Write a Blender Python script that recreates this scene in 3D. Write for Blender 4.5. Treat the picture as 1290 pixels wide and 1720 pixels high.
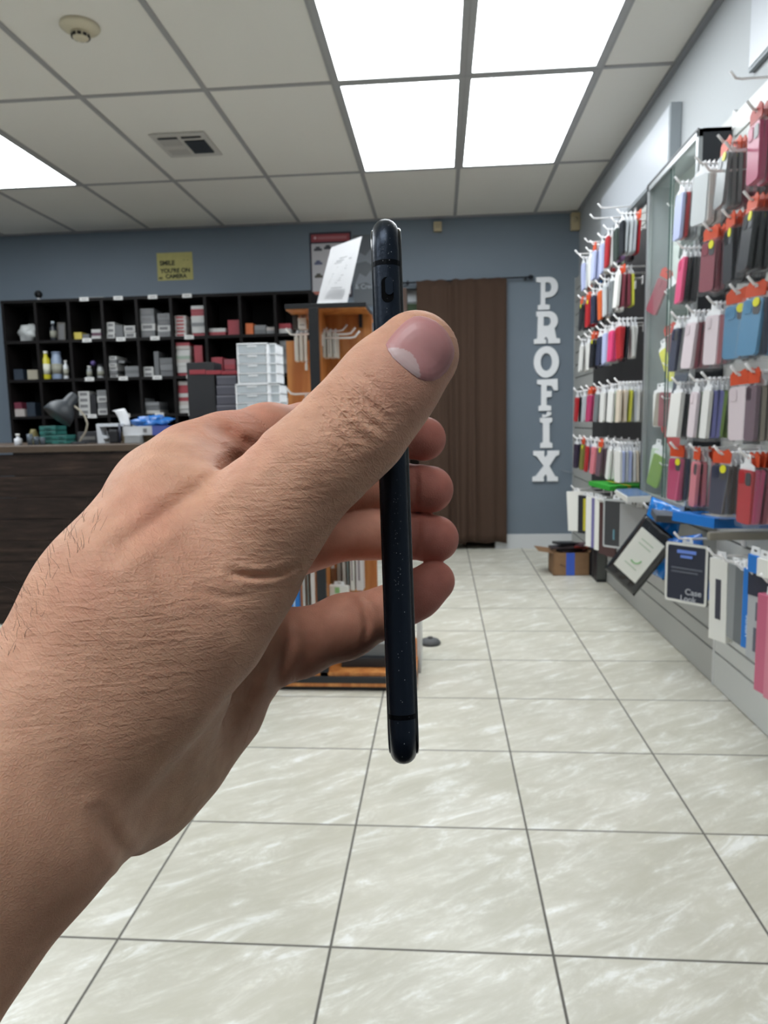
import bpy, bmesh, math, random
import numpy as np
from mathutils import Vector, Matrix, Euler

PI = math.pi
for o in list(bpy.data.objects):
    bpy.data.objects.remove(o)
scene = bpy.context.scene
COL = scene.collection

# ------------------------------------------------------------------ camera
EYE = Vector((0.0, 0.0, 1.0425))
FPX = 1210.58                      # focal length in pixels of the 1290 x 1720 frame
YAW, PITCH, ROLL = 0.0791466, 0.1243422, -0.0195409
cy, sy, cp, sp = math.cos(YAW), math.sin(YAW), math.cos(PITCH), math.sin(PITCH)
FWD = Vector((-sy * cp, cy * cp, -sp))
_r = Vector((cy, sy, 0)); _u = _r.cross(FWD)
RGT = math.cos(ROLL) * _r + math.sin(ROLL) * _u
UPV = -math.sin(ROLL) * _r + math.cos(ROLL) * _u
cam_data = bpy.data.cameras.new('camera')
cam = bpy.data.objects.new('camera', cam_data); COL.objects.link(cam)
M3 = Matrix((RGT, UPV, -FWD)).transposed()
cam.matrix_world = Matrix.Translation(EYE) @ M3.to_4x4()
cam_data.sensor_fit = 'VERTICAL'; cam_data.sensor_height = 24.0
cam_data.lens = 24.0 * FPX / 1720.0
cam_data.clip_start = 0.02; cam_data.clip_end = 60
cam_data.dof.use_dof = True
cam_data.dof.focus_distance = 0.192
cam_data.dof.aperture_fstop = 26.0
scene.camera = cam

# ------------------------------------------------------------------ world and exposure
world = bpy.data.worlds.new('world'); scene.world = world
world.use_nodes = True
world.node_tree.nodes['Background'].inputs[0].default_value = (0.85, 0.92, 1.0, 1)
world.node_tree.nodes['Background'].inputs[1].default_value = 0.10
scene.view_settings.view_transform = 'Standard'
scene.view_settings.look = 'None'
scene.view_settings.exposure = 0.68
scene.view_settings.gamma = 1.0
scene.view_settings.use_curve_mapping = False
PANEL_LIGHT = 4.9                  # radiance of the ceiling light diffusers

# ------------------------------------------------------------------ helpers
def lin(h):
    if isinstance(h, str):
        h = h.lstrip('#'); c = [int(h[i:i + 2], 16) / 255 for i in (0, 2, 4)]
    else:
        c = [v / 255 for v in h]
    return tuple(((v / 12.92) if v <= 0.04045 else ((v + 0.055) / 1.055) ** 2.4) for v in c) + (1.0,)

MATS = {}
def mat(name, color='888888', rough=0.5, metal=0.0, alpha=1.0, trans=0.0, emit=None, bump=0.0, bscale=60.0,
        vary=0.0, vscale=8.0, coat=0.0, spec=None, ior=None):
    if name in MATS: return MATS[name]
    m = bpy.data.materials.new(name); m.use_nodes = True
    nt = m.node_tree; b = nt.nodes['Principled BSDF']
    c = lin(color)
    b.inputs['Base Color'].default_value = c
    b.inputs['Roughness'].default_value = rough
    b.inputs['Metallic'].default_value = metal
    b.inputs['Alpha'].default_value = alpha
    b.inputs['Transmission Weight'].default_value = trans
    if coat: b.inputs['Coat Weight'].default_value = coat
    if spec is not None: b.inputs['Specular IOR Level'].default_value = spec
    if ior: b.inputs['IOR'].default_value = ior
    if emit is not None:
        b.inputs['Emission Color'].default_value = lin(emit[0]); b.inputs['Emission Strength'].default_value = emit[1]
    tc = nt.nodes.new('ShaderNodeTexCoord')
    if vary:
        n = nt.nodes.new('ShaderNodeTexNoise'); n.inputs['Scale'].default_value = vscale; n.inputs['Detail'].default_value = 5
        nt.links.new(tc.outputs['Object'], n.inputs['Vector'])
        r = nt.nodes.new('ShaderNodeValToRGB')
        r.color_ramp.elements[0].position = 0.3; r.color_ramp.elements[1].position = 0.7
        r.color_ramp.elements[0].color = tuple(max(0, v * (1 - vary)) for v in c[:3]) + (1,)
        r.color_ramp.elements[1].color = tuple(min(1, v * (1 + vary)) for v in c[:3]) + (1,)
        nt.links.new(n.outputs['Fac'], r.inputs['Fac']); nt.links.new(r.outputs['Color'], b.inputs['Base Color'])
    if bump:
        n = nt.nodes.new('ShaderNodeTexNoise'); n.inputs['Scale'].default_value = bscale; n.inputs['Detail'].default_value = 4
        nt.links.new(tc.outputs['Object'], n.inputs['Vector'])
        bp = nt.nodes.new('ShaderNodeBump'); bp.inputs['Strength'].default_value = bump; bp.inputs['Distance'].default_value = 0.002
        nt.links.new(n.outputs['Fac'], bp.inputs['Height']); nt.links.new(bp.outputs['Normal'], b.inputs['Normal'])
    MATS[name] = m
    return m

def col(hexc, rough=0.5):
    """plain coloured material, one per colour and roughness"""
    return mat('tone_%s_%d' % (hexc, int(rough * 100)), hexc, rough)

def tag(o, label=None, cat=None, group=None, kind=None):
    if label: o['label'] = label
    if cat: o['category'] = cat
    if group: o['group'] = group
    if kind: o['kind'] = kind
    return o

def empty(name, loc, label, cat, group=None, rz=0.0, rot=None):
    o = bpy.data.objects.new(name, None); COL.objects.link(o)
    o.empty_display_size = 0.05
    o.location = loc; o.rotation_euler = rot if rot else (0, 0, rz)
    return tag(o, label, cat, group)

class MB:
    """collects shapes and links them as one mesh object"""
    def __init__(self): self.bm = bmesh.new()
    def box(self, x0, x1, y0, y1, z0, z1, M=None, mi=0, bev=0.0):
        m = Matrix.Translation(((x0 + x1) / 2, (y0 + y1) / 2, (z0 + z1) / 2)) @ Matrix.Diagonal((x1 - x0, y1 - y0, z1 - z0, 1))
        r = bmesh.ops.create_cube(self.bm, size=1.0, matrix=(M @ m) if M else m)
        fs = set(f for v in r['verts'] for f in v.link_faces)
        for f in fs: f.material_index = mi
        if bev:
            es = list(set(e for v in r['verts'] for e in v.link_edges))
            q = bmesh.ops.bevel(self.bm, geom=es, offset=bev, segments=2, affect='EDGES', profile=0.6)
            for f in q['faces']: f.material_index = mi
        return self
    def cyl(self, p, q, r, r2=None, n=16, mi=0, caps=True):
        p, q = Vector(p), Vector(q); d = q - p
        m = Matrix.Translation((p + q) / 2) @ d.to_track_quat('Z', 'Y').to_matrix().to_4x4()
        g = bmesh.ops.create_cone(self.bm, cap_ends=caps, segments=n, radius1=r, radius2=r if r2 is None else r2, depth=d.length, matrix=m)
        for f in set(f for v in g['verts'] for f in v.link_faces):
            f.material_index = mi
            if len(f.verts) == 4: f.smooth = True
        return self
    def tube(self, pts, r, n=8, mi=0):
        pts = [Vector(p) for p in pts]; rings = []
        prev = None
        for i, p in enumerate(pts):
            t = (pts[min(i + 1, len(pts) - 1)] - pts[max(i - 1, 0)]).normalized()
            a = Vector((0, 0, 1)) if abs(t.z) < 0.95 else Vector((1, 0, 0))
            if prev is not None: a = prev
            s = (a - a.dot(t) * t).normalized(); prev = s; b = t.cross(s)
            rr = r[i] if isinstance(r, (list, tuple)) else r
            rings.append([self.bm.verts.new(p + rr * (math.cos(2 * PI * k / n) * s + math.sin(2 * PI * k / n) * b)) for k in range(n)])
        for i in range(len(rings) - 1):
            for k in range(n):
                f = self.bm.faces.new((rings[i][k], rings[i][(k + 1) % n], rings[i + 1][(k + 1) % n], rings[i + 1][k]))
                f.smooth = True; f.material_index = mi
        for ring in (rings[0][::-1], rings[-1]):
            f = self.bm.faces.new(ring); f.material_index = mi
        return self
    def lathe(self, prof, M=None, n=32, mi=0):
        """prof: list of (r, z)"""
        rings = []
        for r, z in prof:
            rings.append([self.bm.verts.new((M or Matrix()) @ Vector((r * math.cos(2 * PI * k / n), r * math.sin(2 * PI * k / n), z))) for k in range(n)])
        for i in range(len(rings) - 1):
            for k in range(n):
                f = self.bm.faces.new((rings[i][k], rings[i][(k + 1) % n], rings[i + 1][(k + 1) % n], rings[i + 1][k]))
                f.smooth = True; f.material_index = mi
        for ring in (rings[0][::-1], rings[-1]):
            f = self.bm.faces.new(ring); f.material_index = mi
        return self
    def prism(self, outline, holes, axis, c0, c1, mi=0, M=None):
        """extrude a 2D outline (with holes) between c0 and c1 along an axis ('x','y','z')"""
        import mathutils.geometry as g
        loops = [outline] + list(holes)
        flat = [p for l in loops for p in l]
        tris = g.tessellate_polygon([[Vector((p[0], p[1], 0)) for p in l] for l in loops])
        def P(p, c):
            v = Vector((c, p[0], p[1])) if axis == 'x' else Vector((p[0], c, p[1])) if axis == 'y' else Vector((p[0], p[1], c))
            return M @ v if M else v
        A = [self.bm.verts.new(P(p, c0)) for p in flat]; B = [self.bm.verts.new(P(p, c1)) for p in flat]
        for t in tris:
            for vs in ((A[t[0]], A[t[1]], A[t[2]]), (B[t[2]], B[t[1]], B[t[0]])):
                try:
                    f = self.bm.faces.new(vs); f.material_index = mi
                except ValueError: pass
        k = 0
        for l in loops:
            n = len(l)
            for i in range(n):
                f = self.bm.faces.new((A[k + i], A[k + (i + 1) % n], B[k + (i + 1) % n], B[k + i])); f.material_index = mi
            k += n
        return self
    def build(self, name, mats, parent=None, smooth=False, bevel=0.0, seg=2):
        bmesh.ops.recalc_face_normals(self.bm, faces=self.bm.faces)
        me = bpy.data.meshes.new(name); self.bm.to_mesh(me); self.bm.free()
        if not isinstance(mats, (list, tuple)): mats = [mats]
        for m in mats: me.materials.append(m)
        if smooth:
            for p in me.polygons: p.use_smooth = True
        o = bpy.data.objects.new(name, me); COL.objects.link(o)
        if parent is not None: o.parent = parent
        if bevel:
            md = o.modifiers.new('bevel', 'BEVEL'); md.width = bevel; md.segments = seg; md.limit_method = 'ANGLE'
            md.angle_limit = math.radians(40)
        return o

def rrect(w, h, r, cx=0.0, cz=0.0, n=6):
    pts = []
    for (sx, sz, a0) in ((1, 1, 0), (-1, 1, 90), (-1, -1, 180), (1, -1, 270)):
        for k in range(n + 1):
            a = math.radians(a0 + 90 * k / n)
            pts.append((cx + sx * (w / 2 - r) + r * math.cos(a), cz + sz * (h / 2 - r) + r * math.sin(a)))
    return pts

def text_mesh(body, size, loc, rot, material, parent, name='lettering', thick=0.0008, align='CENTER', sx=1.0, bold=0.0):
    cu = bpy.data.curves.new(name, 'FONT'); cu.body = body; cu.size = size; cu.extrude = thick
    cu.align_x = align; cu.align_y = 'CENTER'; cu.offset = bold
    to = bpy.data.objects.new('t', cu); COL.objects.link(to)
    dg = bpy.context.evaluated_depsgraph_get()
    me = bpy.data.meshes.new_from_object(to.evaluated_get(dg)); bpy.data.objects.remove(to)
    me.materials.clear(); me.materials.append(material)
    o = bpy.data.objects.new(name, me); COL.objects.link(o)
    o.location = loc; o.rotation_euler = rot; o.scale = (sx, 1, 1)
    if parent is not None: o.parent = parent
    return o

def lump(name, label, cat, loc, size, m, seed=0, amp=.35, flat=0.0):
    """crumpled soft bag resting on its base"""
    from mathutils import noise
    bm = bmesh.new(); bmesh.ops.create_icosphere(bm, subdivisions=4, radius=.5)
    for v in bm.verts:
        d = v.co.normalized(); p = d * 1.7 + Vector((seed * 3.1, seed, 0))
        r = 1 + amp * (noise.noise(p) + .55 * abs(noise.noise(p * 2.3)) + .35 * abs(noise.noise(p * 5.1))) - .2 * amp
        v.co = Vector((d.x * r * .5 * size[0], d.y * r * .5 * size[1], d.z * r * .5 * size[2] + size[2] * .45))
        if v.co.z < 0: v.co.z *= .05
    me = bpy.data.meshes.new(name); bm.to_mesh(me); bm.free(); me.materials.append(m)
    for p in me.polygons: p.use_smooth = flat <= 0
    o = bpy.data.objects.new(name, me); COL.objects.link(o); o.location = loc
    return tag(o, label, cat)

def ray_at(u, v, axis, val):
    """world point where the view line through photo position (u, v) meets the plane axis = val (used to measure the place)"""
    d = FWD * FPX + RGT * (u - 645) - UPV * (v - 860)
    return EYE + d * ((val - EYE[axis]) / d[axis])
def near_at(u, v, depth):
    """world point at a depth along the viewing direction"""
    return EYE + FWD * depth + RGT * ((u - 645) / FPX * depth) - UPV * ((v - 860) / FPX * depth)
# ------------------------------------------------------------------ the room shell
XR, XL, YB, YF, ZC = 1.08, -4.7, 5.855, -2.6, 2.6145
def world_vec(nt):
    g = nt.nodes.new('ShaderNodeNewGeometry'); return g.outputs['Position']
def floor_material():
    m = bpy.data.materials.new('floor_tile'); m.use_nodes = True; nt = m.node_tree; b = nt.nodes['Principled BSDF']; N = nt.nodes.new; K = nt.links.new
    pos = world_vec(nt)
    off = N('ShaderNodeVectorMath'); off.operation = 'SUBTRACT'; off.inputs[1].default_value = (-0.22865, 1.31203, 0); K(pos, off.inputs[0])
    sc = N('ShaderNodeVectorMath'); sc.operation = 'SCALE'; sc.inputs['Scale'].default_value = 1 / .440075; K(off.outputs[0], sc.inputs[0])
    fl = N('ShaderNodeVectorMath'); fl.operation = 'FLOOR'; K(sc.outputs[0], fl.inputs[0])
    wn = N('ShaderNodeTexWhiteNoise'); wn.noise_dimensions = '3D'; K(fl.outputs[0], wn.inputs['Vector'])
    add = N('ShaderNodeVectorMath'); add.operation = 'MULTIPLY_ADD'; add.inputs[1].default_value = (9, 9, 0); K(wn.outputs['Color'], add.inputs[0]); K(pos, add.inputs[2])
    mp = N('ShaderNodeMapping'); mp.inputs['Rotation'].default_value = (0, 0, math.radians(-33)); K(add.outputs[0], mp.inputs['Vector'])
    mp.inputs['Scale'].default_value = (1, 1, 1)
    st = N('ShaderNodeMapping'); st.inputs['Scale'].default_value = (5, 17, 1); K(mp.outputs['Vector'], st.inputs['Vector'])
    n1 = N('ShaderNodeTexNoise'); n1.inputs['Scale'].default_value = 1; n1.inputs['Detail'].default_value = 10; n1.inputs['Roughness'].default_value = .78; n1.inputs['Distortion'].default_value = .5
    K(st.outputs['Vector'], n1.inputs['Vector'])
    r1 = N('ShaderNodeValToRGB'); e = r1.color_ramp.elements
    e[0].position = .40; e[0].color = lin('cac7b8'); e[1].position = .62; e[1].color = lin('eeeee9')
    x = e.new(.50); x.color = lin('d0cdc0'); x = e.new(.56); x.color = lin('dad8cc')
    K(n1.outputs['Fac'], r1.inputs['Fac'])
    # broad cloudiness
    n2 = N('ShaderNodeTexNoise'); n2.inputs['Scale'].default_value = 4; n2.inputs['Detail'].default_value = 3; K(add.outputs[0], n2.inputs['Vector'])
    r2 = N('ShaderNodeValToRGB'); r2.color_ramp.elements[0].position = .35; r2.color_ramp.elements[1].position = .65
    r2.color_ramp.elements[0].color = (.9, .9, .88, 1); r2.color_ramp.elements[1].color = (1.03, 1.03, 1.03, 1); K(n2.outputs['Fac'], r2.inputs['Fac'])
    mu = N('ShaderNodeMix'); mu.data_type = 'RGBA'; mu.blend_type = 'MULTIPLY'; mu.inputs[0].default_value = 1; K(r1.outputs['Color'], mu.inputs[6]); K(r2.outputs['Color'], mu.inputs[7])
    # small pale flecks
    n3 = N('ShaderNodeTexNoise'); n3.inputs['Scale'].default_value = 3.2; n3.inputs['Detail'].default_value = 6; n3.inputs['Roughness'].default_value = .8; K(st.outputs['Vector'], n3.inputs['Vector'])
    r3 = N('ShaderNodeValToRGB'); r3.color_ramp.elements[0].position = .57; r3.color_ramp.elements[1].position = .66
    r3.color_ramp.elements[0].color = (1, 1, 1, 1); r3.color_ramp.elements[1].color = (1.13, 1.13, 1.13, 1); K(n3.outputs['Fac'], r3.inputs['Fac'])
    m3 = N('ShaderNodeMix'); m3.data_type = 'RGBA'; m3.blend_type = 'MULTIPLY'; m3.inputs[0].default_value = 1; K(mu.outputs[2], m3.inputs[6]); K(r3.outputs['Color'], m3.inputs[7]); mu = m3
    # joints
    fr = N('ShaderNodeVectorMath'); fr.operation = 'FRACTION'; K(sc.outputs[0], fr.inputs[0])
    sp_ = N('ShaderNodeSeparateXYZ'); K(fr.outputs[0], sp_.inputs[0])
    def near_edge(o):
        a = N('ShaderNodeMath'); a.operation = 'SUBTRACT'; K(o, a.inputs[0]); a.inputs[1].default_value = .5
        c = N('ShaderNodeMath'); c.operation = 'ABSOLUTE'; K(a.outputs[0], c.inputs[0]); return c.outputs[0]
    mxx = N('ShaderNodeMath'); mxx.operation = 'MAXIMUM'; K(near_edge(sp_.outputs[0]), mxx.inputs[0]); K(near_edge(sp_.outputs[1]), mxx.inputs[1])
    gr = N('ShaderNodeMath'); gr.operation = 'GREATER_THAN'; gr.inputs[1].default_value = .5 - .0062; K(mxx.outputs[0], gr.inputs[0])
    mg = N('ShaderNodeMix'); mg.data_type = 'RGBA'; K(gr.outputs[0], mg.inputs[0]); K(mu.outputs[2], mg.inputs[6]); mg.inputs[7].default_value = lin('65625c')
    K(mg.outputs[2], b.inputs['Base Color'])
    rr = N('ShaderNodeMapRange'); K(gr.outputs[0], rr.inputs[0]); rr.inputs[3].default_value = .42; rr.inputs[4].default_value = .9; K(rr.outputs[0], b.inputs['Roughness'])
    bp = N('ShaderNodeBump'); bp.invert = True; bp.inputs['Strength'].default_value = .5; bp.inputs['Distance'].default_value = .002; K(gr.outputs[0], bp.inputs['Height']); K(bp.outputs['Normal'], b.inputs['Normal'])
    return m
def ceiling_material():
    m = mat('ceiling_tile', 'e9e6df', .9, bump=.35, bscale=260)
    return m
def struct(o, label=None): o['kind'] = 'structure'; o['label'] = label or o.name; return o
b = MB(); b.box(XL, XR, YF, YB + 1.3, -.05, 0); floor = b.build('floor', floor_material()); struct(floor, 'pale grey marbled floor tiles with dark joints')
b = MB(); b.box(XL, XR, YF, YB, ZC, ZC + .05); ceiling = b.build('ceiling', ceiling_material()); struct(ceiling, 'white suspended ceiling of large tiles')
# T-bar grid of the suspended ceiling: 0.61 m columns, 1.22 m rows
GX, GY = .13148, 3.54656
grid_m = mat('ceiling_grid', 'a3a2a2', .6)
b = MB()
for i in range(-8, 2):
    x = GX + i * .6096
    if XL < x < XR: b.box(x - .012, x + .012, YF, YB, ZC - .006, ZC + .002)
for j in range(-5, 2):
    y = GY + j * 1.2192
    if YF < y < YB: b.box(XL, XR, y - .012, y + .012, ZC - .0055, ZC + .002)
g = b.build('grid', grid_m, ceiling); 
b = MB(); b.box(XR - .022, XR, YF, YB, ZC - .022, ZC); b.box(XL, XR, YB - .018, YB, ZC - .014, ZC); b.build('edge_angle', mat('grid_edge', '8c8e92', .6), ceiling)

wall_blue = mat('wall_blue_paint', '6c7884', .62, bump=.25, bscale=120, vary=.03, vscale=3)
wall_white = mat('wall_white_paint', 'a3a7a9', .7, bump=.2, bscale=120)
# back wall with a doorway behind the curtain
DX0, DX1, DZ = -.262, .44, 2.085
b = MB()
b.box(XL, DX0, YB, YB + .1, 0, ZC); b.box(DX1, XR + .1, YB, YB + .1, 0, ZC); b.box(DX0, DX1, YB, YB + .1, DZ, ZC)
struct(b.build('wall_back', wall_blue), 'slate blue back wall')
b = MB(); b.box(XR, XR + .1, YF, YB, 0, ZC); struct(b.build('wall_right', wall_white), 'white right-hand wall')
b = MB(); b.box(XL - .1, XL, YF, YB, 0, ZC); struct(b.build('wall_left', mat('wall_blue_left', '74818f', .7)), 'blue-grey left wall')
b = MB()
b.box(XL, XR, YF - .1, YF, 0, .5); b.box(XL, XR, YF - .1, YF, 2.3, ZC); b.box(XL, -3.9, YF - .1, YF, .5, 2.3); b.box(.7, XR, YF - .1, YF, .5, 2.3)
struct(b.build('wall_front', mat('wall_front_paint', '8f8d8a', .8)), 'white shop front wall behind the viewer')
b = MB(); b.box(-3.9, .7, YF - .06, YF - .05, .5, 2.3)  # unseen window, added to let soft frontal light onto the hand
struct(b.build('fill_window', mat('window_glass', 'ffffff', .02, trans=1.0, ior=1.02)), 'unseen shop window added behind the viewer for soft frontal light')
# room behind the doorway
b = MB(); b.box(XL, XR + .1, YB + 1.25, YB + 1.3, 0, ZC); b.box(-1.3, -1.25, YB + .1, YB + 1.25, 0, ZC); b.box(1.1, 1.15, YB + .1, YB + 1.25, 0, ZC); b.box(-1.3, 1.15, YB + .1, YB + 1.25, ZC, ZC + .05)
struct(b.build('wall_backroom', mat('backroom_paint', '5c5148', .8)), 'dim walls of the back room')
# door frame, skirting
wood_trim = mat('door_frame_wood', '5a463c', .6)
b = MB(); b.box(DX0 - .035, DX0 + .012, YB - .018, YB + .1, 0, DZ + .0); struct(b.build('trim_1', wood_trim), 'brown left door jamb')
base_w = mat('skirting_white', 'c9ccce', .5)
b = MB(); b.box(DX1, XR, YB - .015, YB, 0, .118); struct(b.build('baseboard_back', base_w, bevel=.003), 'white skirting board right of the doorway')
b = MB(); b.box(XL, DX0 - .035, YB - .015, YB, 0, .118); struct(b.build('baseboard_left', base_w), 'white skirting board left of the doorway')

# ------------------------------------------------------------------ ceiling lights
def diffuser_material():
    m = bpy.data.materials.new('light_diffuser'); m.use_nodes = True; nt = m.node_tree; N = nt.nodes.new; K = nt.links.new
    b = nt.nodes['Principled BSDF']; b.inputs['Base Color'].default_value = lin('e8eef0'); b.inputs['Roughness'].default_value = .5
    n = N('ShaderNodeTexNoise'); n.inputs['Scale'].default_value = 2.3; n.inputs['Detail'].default_value = 5; K(world_vec(nt), n.inputs['Vector'])
    r = N('ShaderNodeMapRange'); r.inputs[1].default_value = .3; r.inputs[2].default_value = .7; r.inputs[3].default_value = PANEL_LIGHT * .88; r.inputs[4].default_value = PANEL_LIGHT * 1.12
    K(n.outputs['Fac'], r.inputs[0]); K(r.outputs[0], b.inputs['Emission Strength'])
    b.inputs['Emission Color'].default_value = (.925, .968, 1.0, 1)
    return m
DIFF = diffuser_material(); frame_m = mat('light_frame', 'a9a9a9', .5)  # frame grey has the dimness of backlit trim put into its colour
proto = None
def ceiling_light(i, j, label, group=None):
    global proto
    x0 = GX + i * .6096; y0 = GY + j * 1.2192
    root = empty('ceiling_light', (x0 + .3048, y0 + .6096, ZC - .004), label, 'ceiling light', group)
    if proto is None:
        a = MB(); a.box(-.275, .275, -.580, .580, -.002, .002); p1 = a.build('diffuser', DIFF, root)
        a = MB()
        for (xa, xb, ya, yb) in ((-.303, -.275, -.6080, .6080), (.275, .303, -.6080, .6080), (-.275, .275, -.6080, -.580), (-.275, .275, .580, .6080)):
            a.box(xa, xb, ya, yb, -.0045, .002)
        p2 = a.build('frame', frame_m, root); proto = (p1, p2)
    else:
        for p in proto:
            c = p.copy(); COL.objects.link(c); c.parent = root
for i, j, l in ((-1, 0, 'far left ceiling light panel of the glowing four above the phone'),
                (0, 0, 'far right ceiling light panel of the glowing four above the phone'),
                (-1, -1, 'near left ceiling light panel of the four, cut by the top edge'),
                (0, -1, 'near right ceiling light panel of the four, cut by the top edge'),
                (-5, 0, 'ceiling light panel at the left edge of the photo')):
    ceiling_light(i, j, l)
for i, j in ((-6, 0), (-6, -1), (-5, -1), (-5, -2), (-6, -2), (-5, -4), (-4, -4), (-2, -4), (-1, -4)):  # unseen panels; those in the nearer rows are added to light the hand
    ceiling_light(i, j, 'unseen ceiling light panel added beyond the view', 'added ceiling lights outside the view')

r = empty('bounce_mat', (-.4, -.75, 0), 'added dark mat on the unseen floor, there to cut bounce light', 'mat')  # added unseen mat that keeps floor bounce off the forearm's underside
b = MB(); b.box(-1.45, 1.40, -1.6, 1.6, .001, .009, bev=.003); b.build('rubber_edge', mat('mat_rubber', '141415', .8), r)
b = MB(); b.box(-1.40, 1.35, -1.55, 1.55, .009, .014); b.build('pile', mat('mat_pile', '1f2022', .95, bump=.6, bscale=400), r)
# ------------------------------------------------------------------ vent and smoke detector
root = empty('ceiling_vent', (-1.405, 4.185, ZC - .003), 'square white metal air vent in the ceiling with one dark louvre', 'vent')
vw = mat('vent_white', 'c6c3bd', .5); vd = mat('vent_dark', '22262b', .6)
b = MB(); b.box(-.155, .155, -.17, .17, -.006, 0); b.build('plate', vw, root, bevel=.002)
b = MB(); b.box(-.125, -.015, .045, .12, -.010, -.006); b.box(-.125, -.015, -.115, -.015, -.010, -.006); b.build('blank_louvre', mat('vent_blank', 'b5b2ad', .6), root)
b = MB(); b.box(-.12, -.012, -.128, -.110, -.0105, -.007); b.box(.012, .12, -.128, -.110, -.0105, -.007); b.build('slot', vd, root)
b = MB(); b.box(.012, .125, -.075, .105, -.011, -.006); b.build('dark_opening', vd, root)
b = MB()
for k in range(7): b.box(.012, .125, -.066 + k * .026, -.060 + k * .026, -.016, -.010)
b.build('louvre', mat('louvre_grey', '4a4f55', .5), root)
root = empty('smoke_detector', (-1.398, 2.955, ZC), 'round cream smoke detector on the ceiling, upper left', 'smoke detector')
cream = mat('cream_plastic', 'd0c7ae', .45)
b = MB(); b.lathe([(.0, -.0005), (.074, -.0005), (.076, -.008), (.070, -.014), (.060, -.020), (.046, -.028), (.0, -.028)][::-1]); b.build('base', cream, root)
b = MB(); b.lathe([(.0, -.028), (.036, -.028), (.034, -.036), (.030, -.048), (.018, -.052), (.0, -.052)][::-1]); b.build('sensor_dome', cream, root)
b = MB()
for k in range(10):
    a = 2 * PI * k / 10
    M = Matrix.Rotation(a, 4, 'Z'); b.box(.0305, .0355, -.007, .007, -.046, -.036, M)
b.build('sensor_slot', mat('slot_black', '191817', .6), root)

# ------------------------------------------------------------------ back wall fittings
def wall_sensor(x0, x1, z0, z1, y0, label, name='motion_sensor'):
    r = empty(name, ((x0 + x1) / 2, YB, (z0 + z1) / 2), label, 'sensor')
    w, h = (x1 - x0) / 2, (z1 - z0) / 2
    b = MB(); b.box(-w, w, -.05, 0, -h, h); b.build('housing', mat('beige_plastic', 'b7a988', .5), r, bevel=.006)
    b = MB(); b.box(-w * .6, w * .6, -.054, -.049, -h * .45, h * .6); b.build('lens', mat('beige_lens', 'a79b80', .3), r, bevel=.002)
wall_sensor(-.033, .029, 2.497, 2.568, 0, 'small beige square sensor high on the blue wall above the curtain')
r = empty('corner_sensor', (1.045, YB, 2.53), 'beige sensor high in the right corner of the blue wall', 'sensor')
b = MB(); b.box(-.035, .034, -.055, -.002, -.065, .065); b.build('housing', mat('beige_plastic'), r, bevel=.008)
b = MB(); b.lathe([(.0, -.02), (.02, -.02), (.022, 0), (.012, .02), (0, .022)], Matrix.Translation((-.004, -.058, .01)) @ Matrix.Rotation(PI / 2, 4, 'X'), 16); b.build('lens', mat('beige_lens'), r)

# curtain, rod
rod_m = mat('rod_dark', '23262c', .4, .6)
r = empty('curtain_rod', (.23, YB - .05, 2.122), 'thin dark curtain rod above the doorway', 'curtain rod')
b = MB(); b.tube([(-.52, 0, -.006), (.47, 0, .006)], .006, 10); b.build('rod', rod_m, r)
for x in (-.52, .48):
    b = MB(); b.lathe([(0, -.022), (.012, -.018), (.017, 0), (.012, .014), (.006, .02), (0, .022)], Matrix.Translation((x, 0, .0065 if x > 0 else -.006)) @ Matrix.Rotation(PI / 2, 4, 'Y'), 16); b.build('finial', rod_m, r)
for x in (-.47, .44):
    b = MB(); b.box(x - .006, x + .006, 0, .05, -.010, .012); b.build('bracket', rod_m, r)
def curtain():
    bm = bmesh.new(); nx, nz = 150, 30; rnd = random.Random(3)
    x0, x1, z0, z1 = -.172, .525, .058, 2.127
    ph = [rnd.uniform(0, 6) for _ in range(5)]
    V = []
    for i in range(nx + 1):
        t = i / nx; colv = []
        for k in range(nz + 1):
            s = k / nz
            amp = .010 + .012 * (1 - s)
            w = math.sin(t * 34 + ph[0] + .6 * math.sin(s * 2)) + .6 * math.sin(t * 61 + ph[1]) + .8 * math.sin(t * 17 + ph[2])
            flat = 1.0 if .3 < t < .66 else .35
            y = YB - .052 - .010 + amp * w * flat * .8
            x = x0 + (x1 - x0) * t + .004 * math.sin(s * 5 + t * 20) * (1 - s)
            z = z0 + (z1 - z0) * s - .004 * math.sin(t * 40) * (s > .99) + .006 * math.sin(t * 23) * (1 - s)
            colv.append(bm.verts.new((x, min(y, YB - .012), z)))
        V.append(colv)
    for i in range(nx):
        for k in range(nz):
            bm.faces.new((V[i][k], V[i + 1][k], V[i + 1][k + 1], V[i][k + 1])).smooth = True
    me = bpy.data.meshes.new('curtain'); bm.to_mesh(me); bm.free()
    o = bpy.data.objects.new('curtain', me); COL.objects.link(o); me.materials.append(mat('curtain_brown', '453226', .9, bump=.5, bscale=500))
    md = o.modifiers.new('s', 'SOLIDIFY'); md.thickness = .002
    tag(o, 'long dark brown curtain hanging over the doorway in the blue wall', 'curtain')
curtain()
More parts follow.
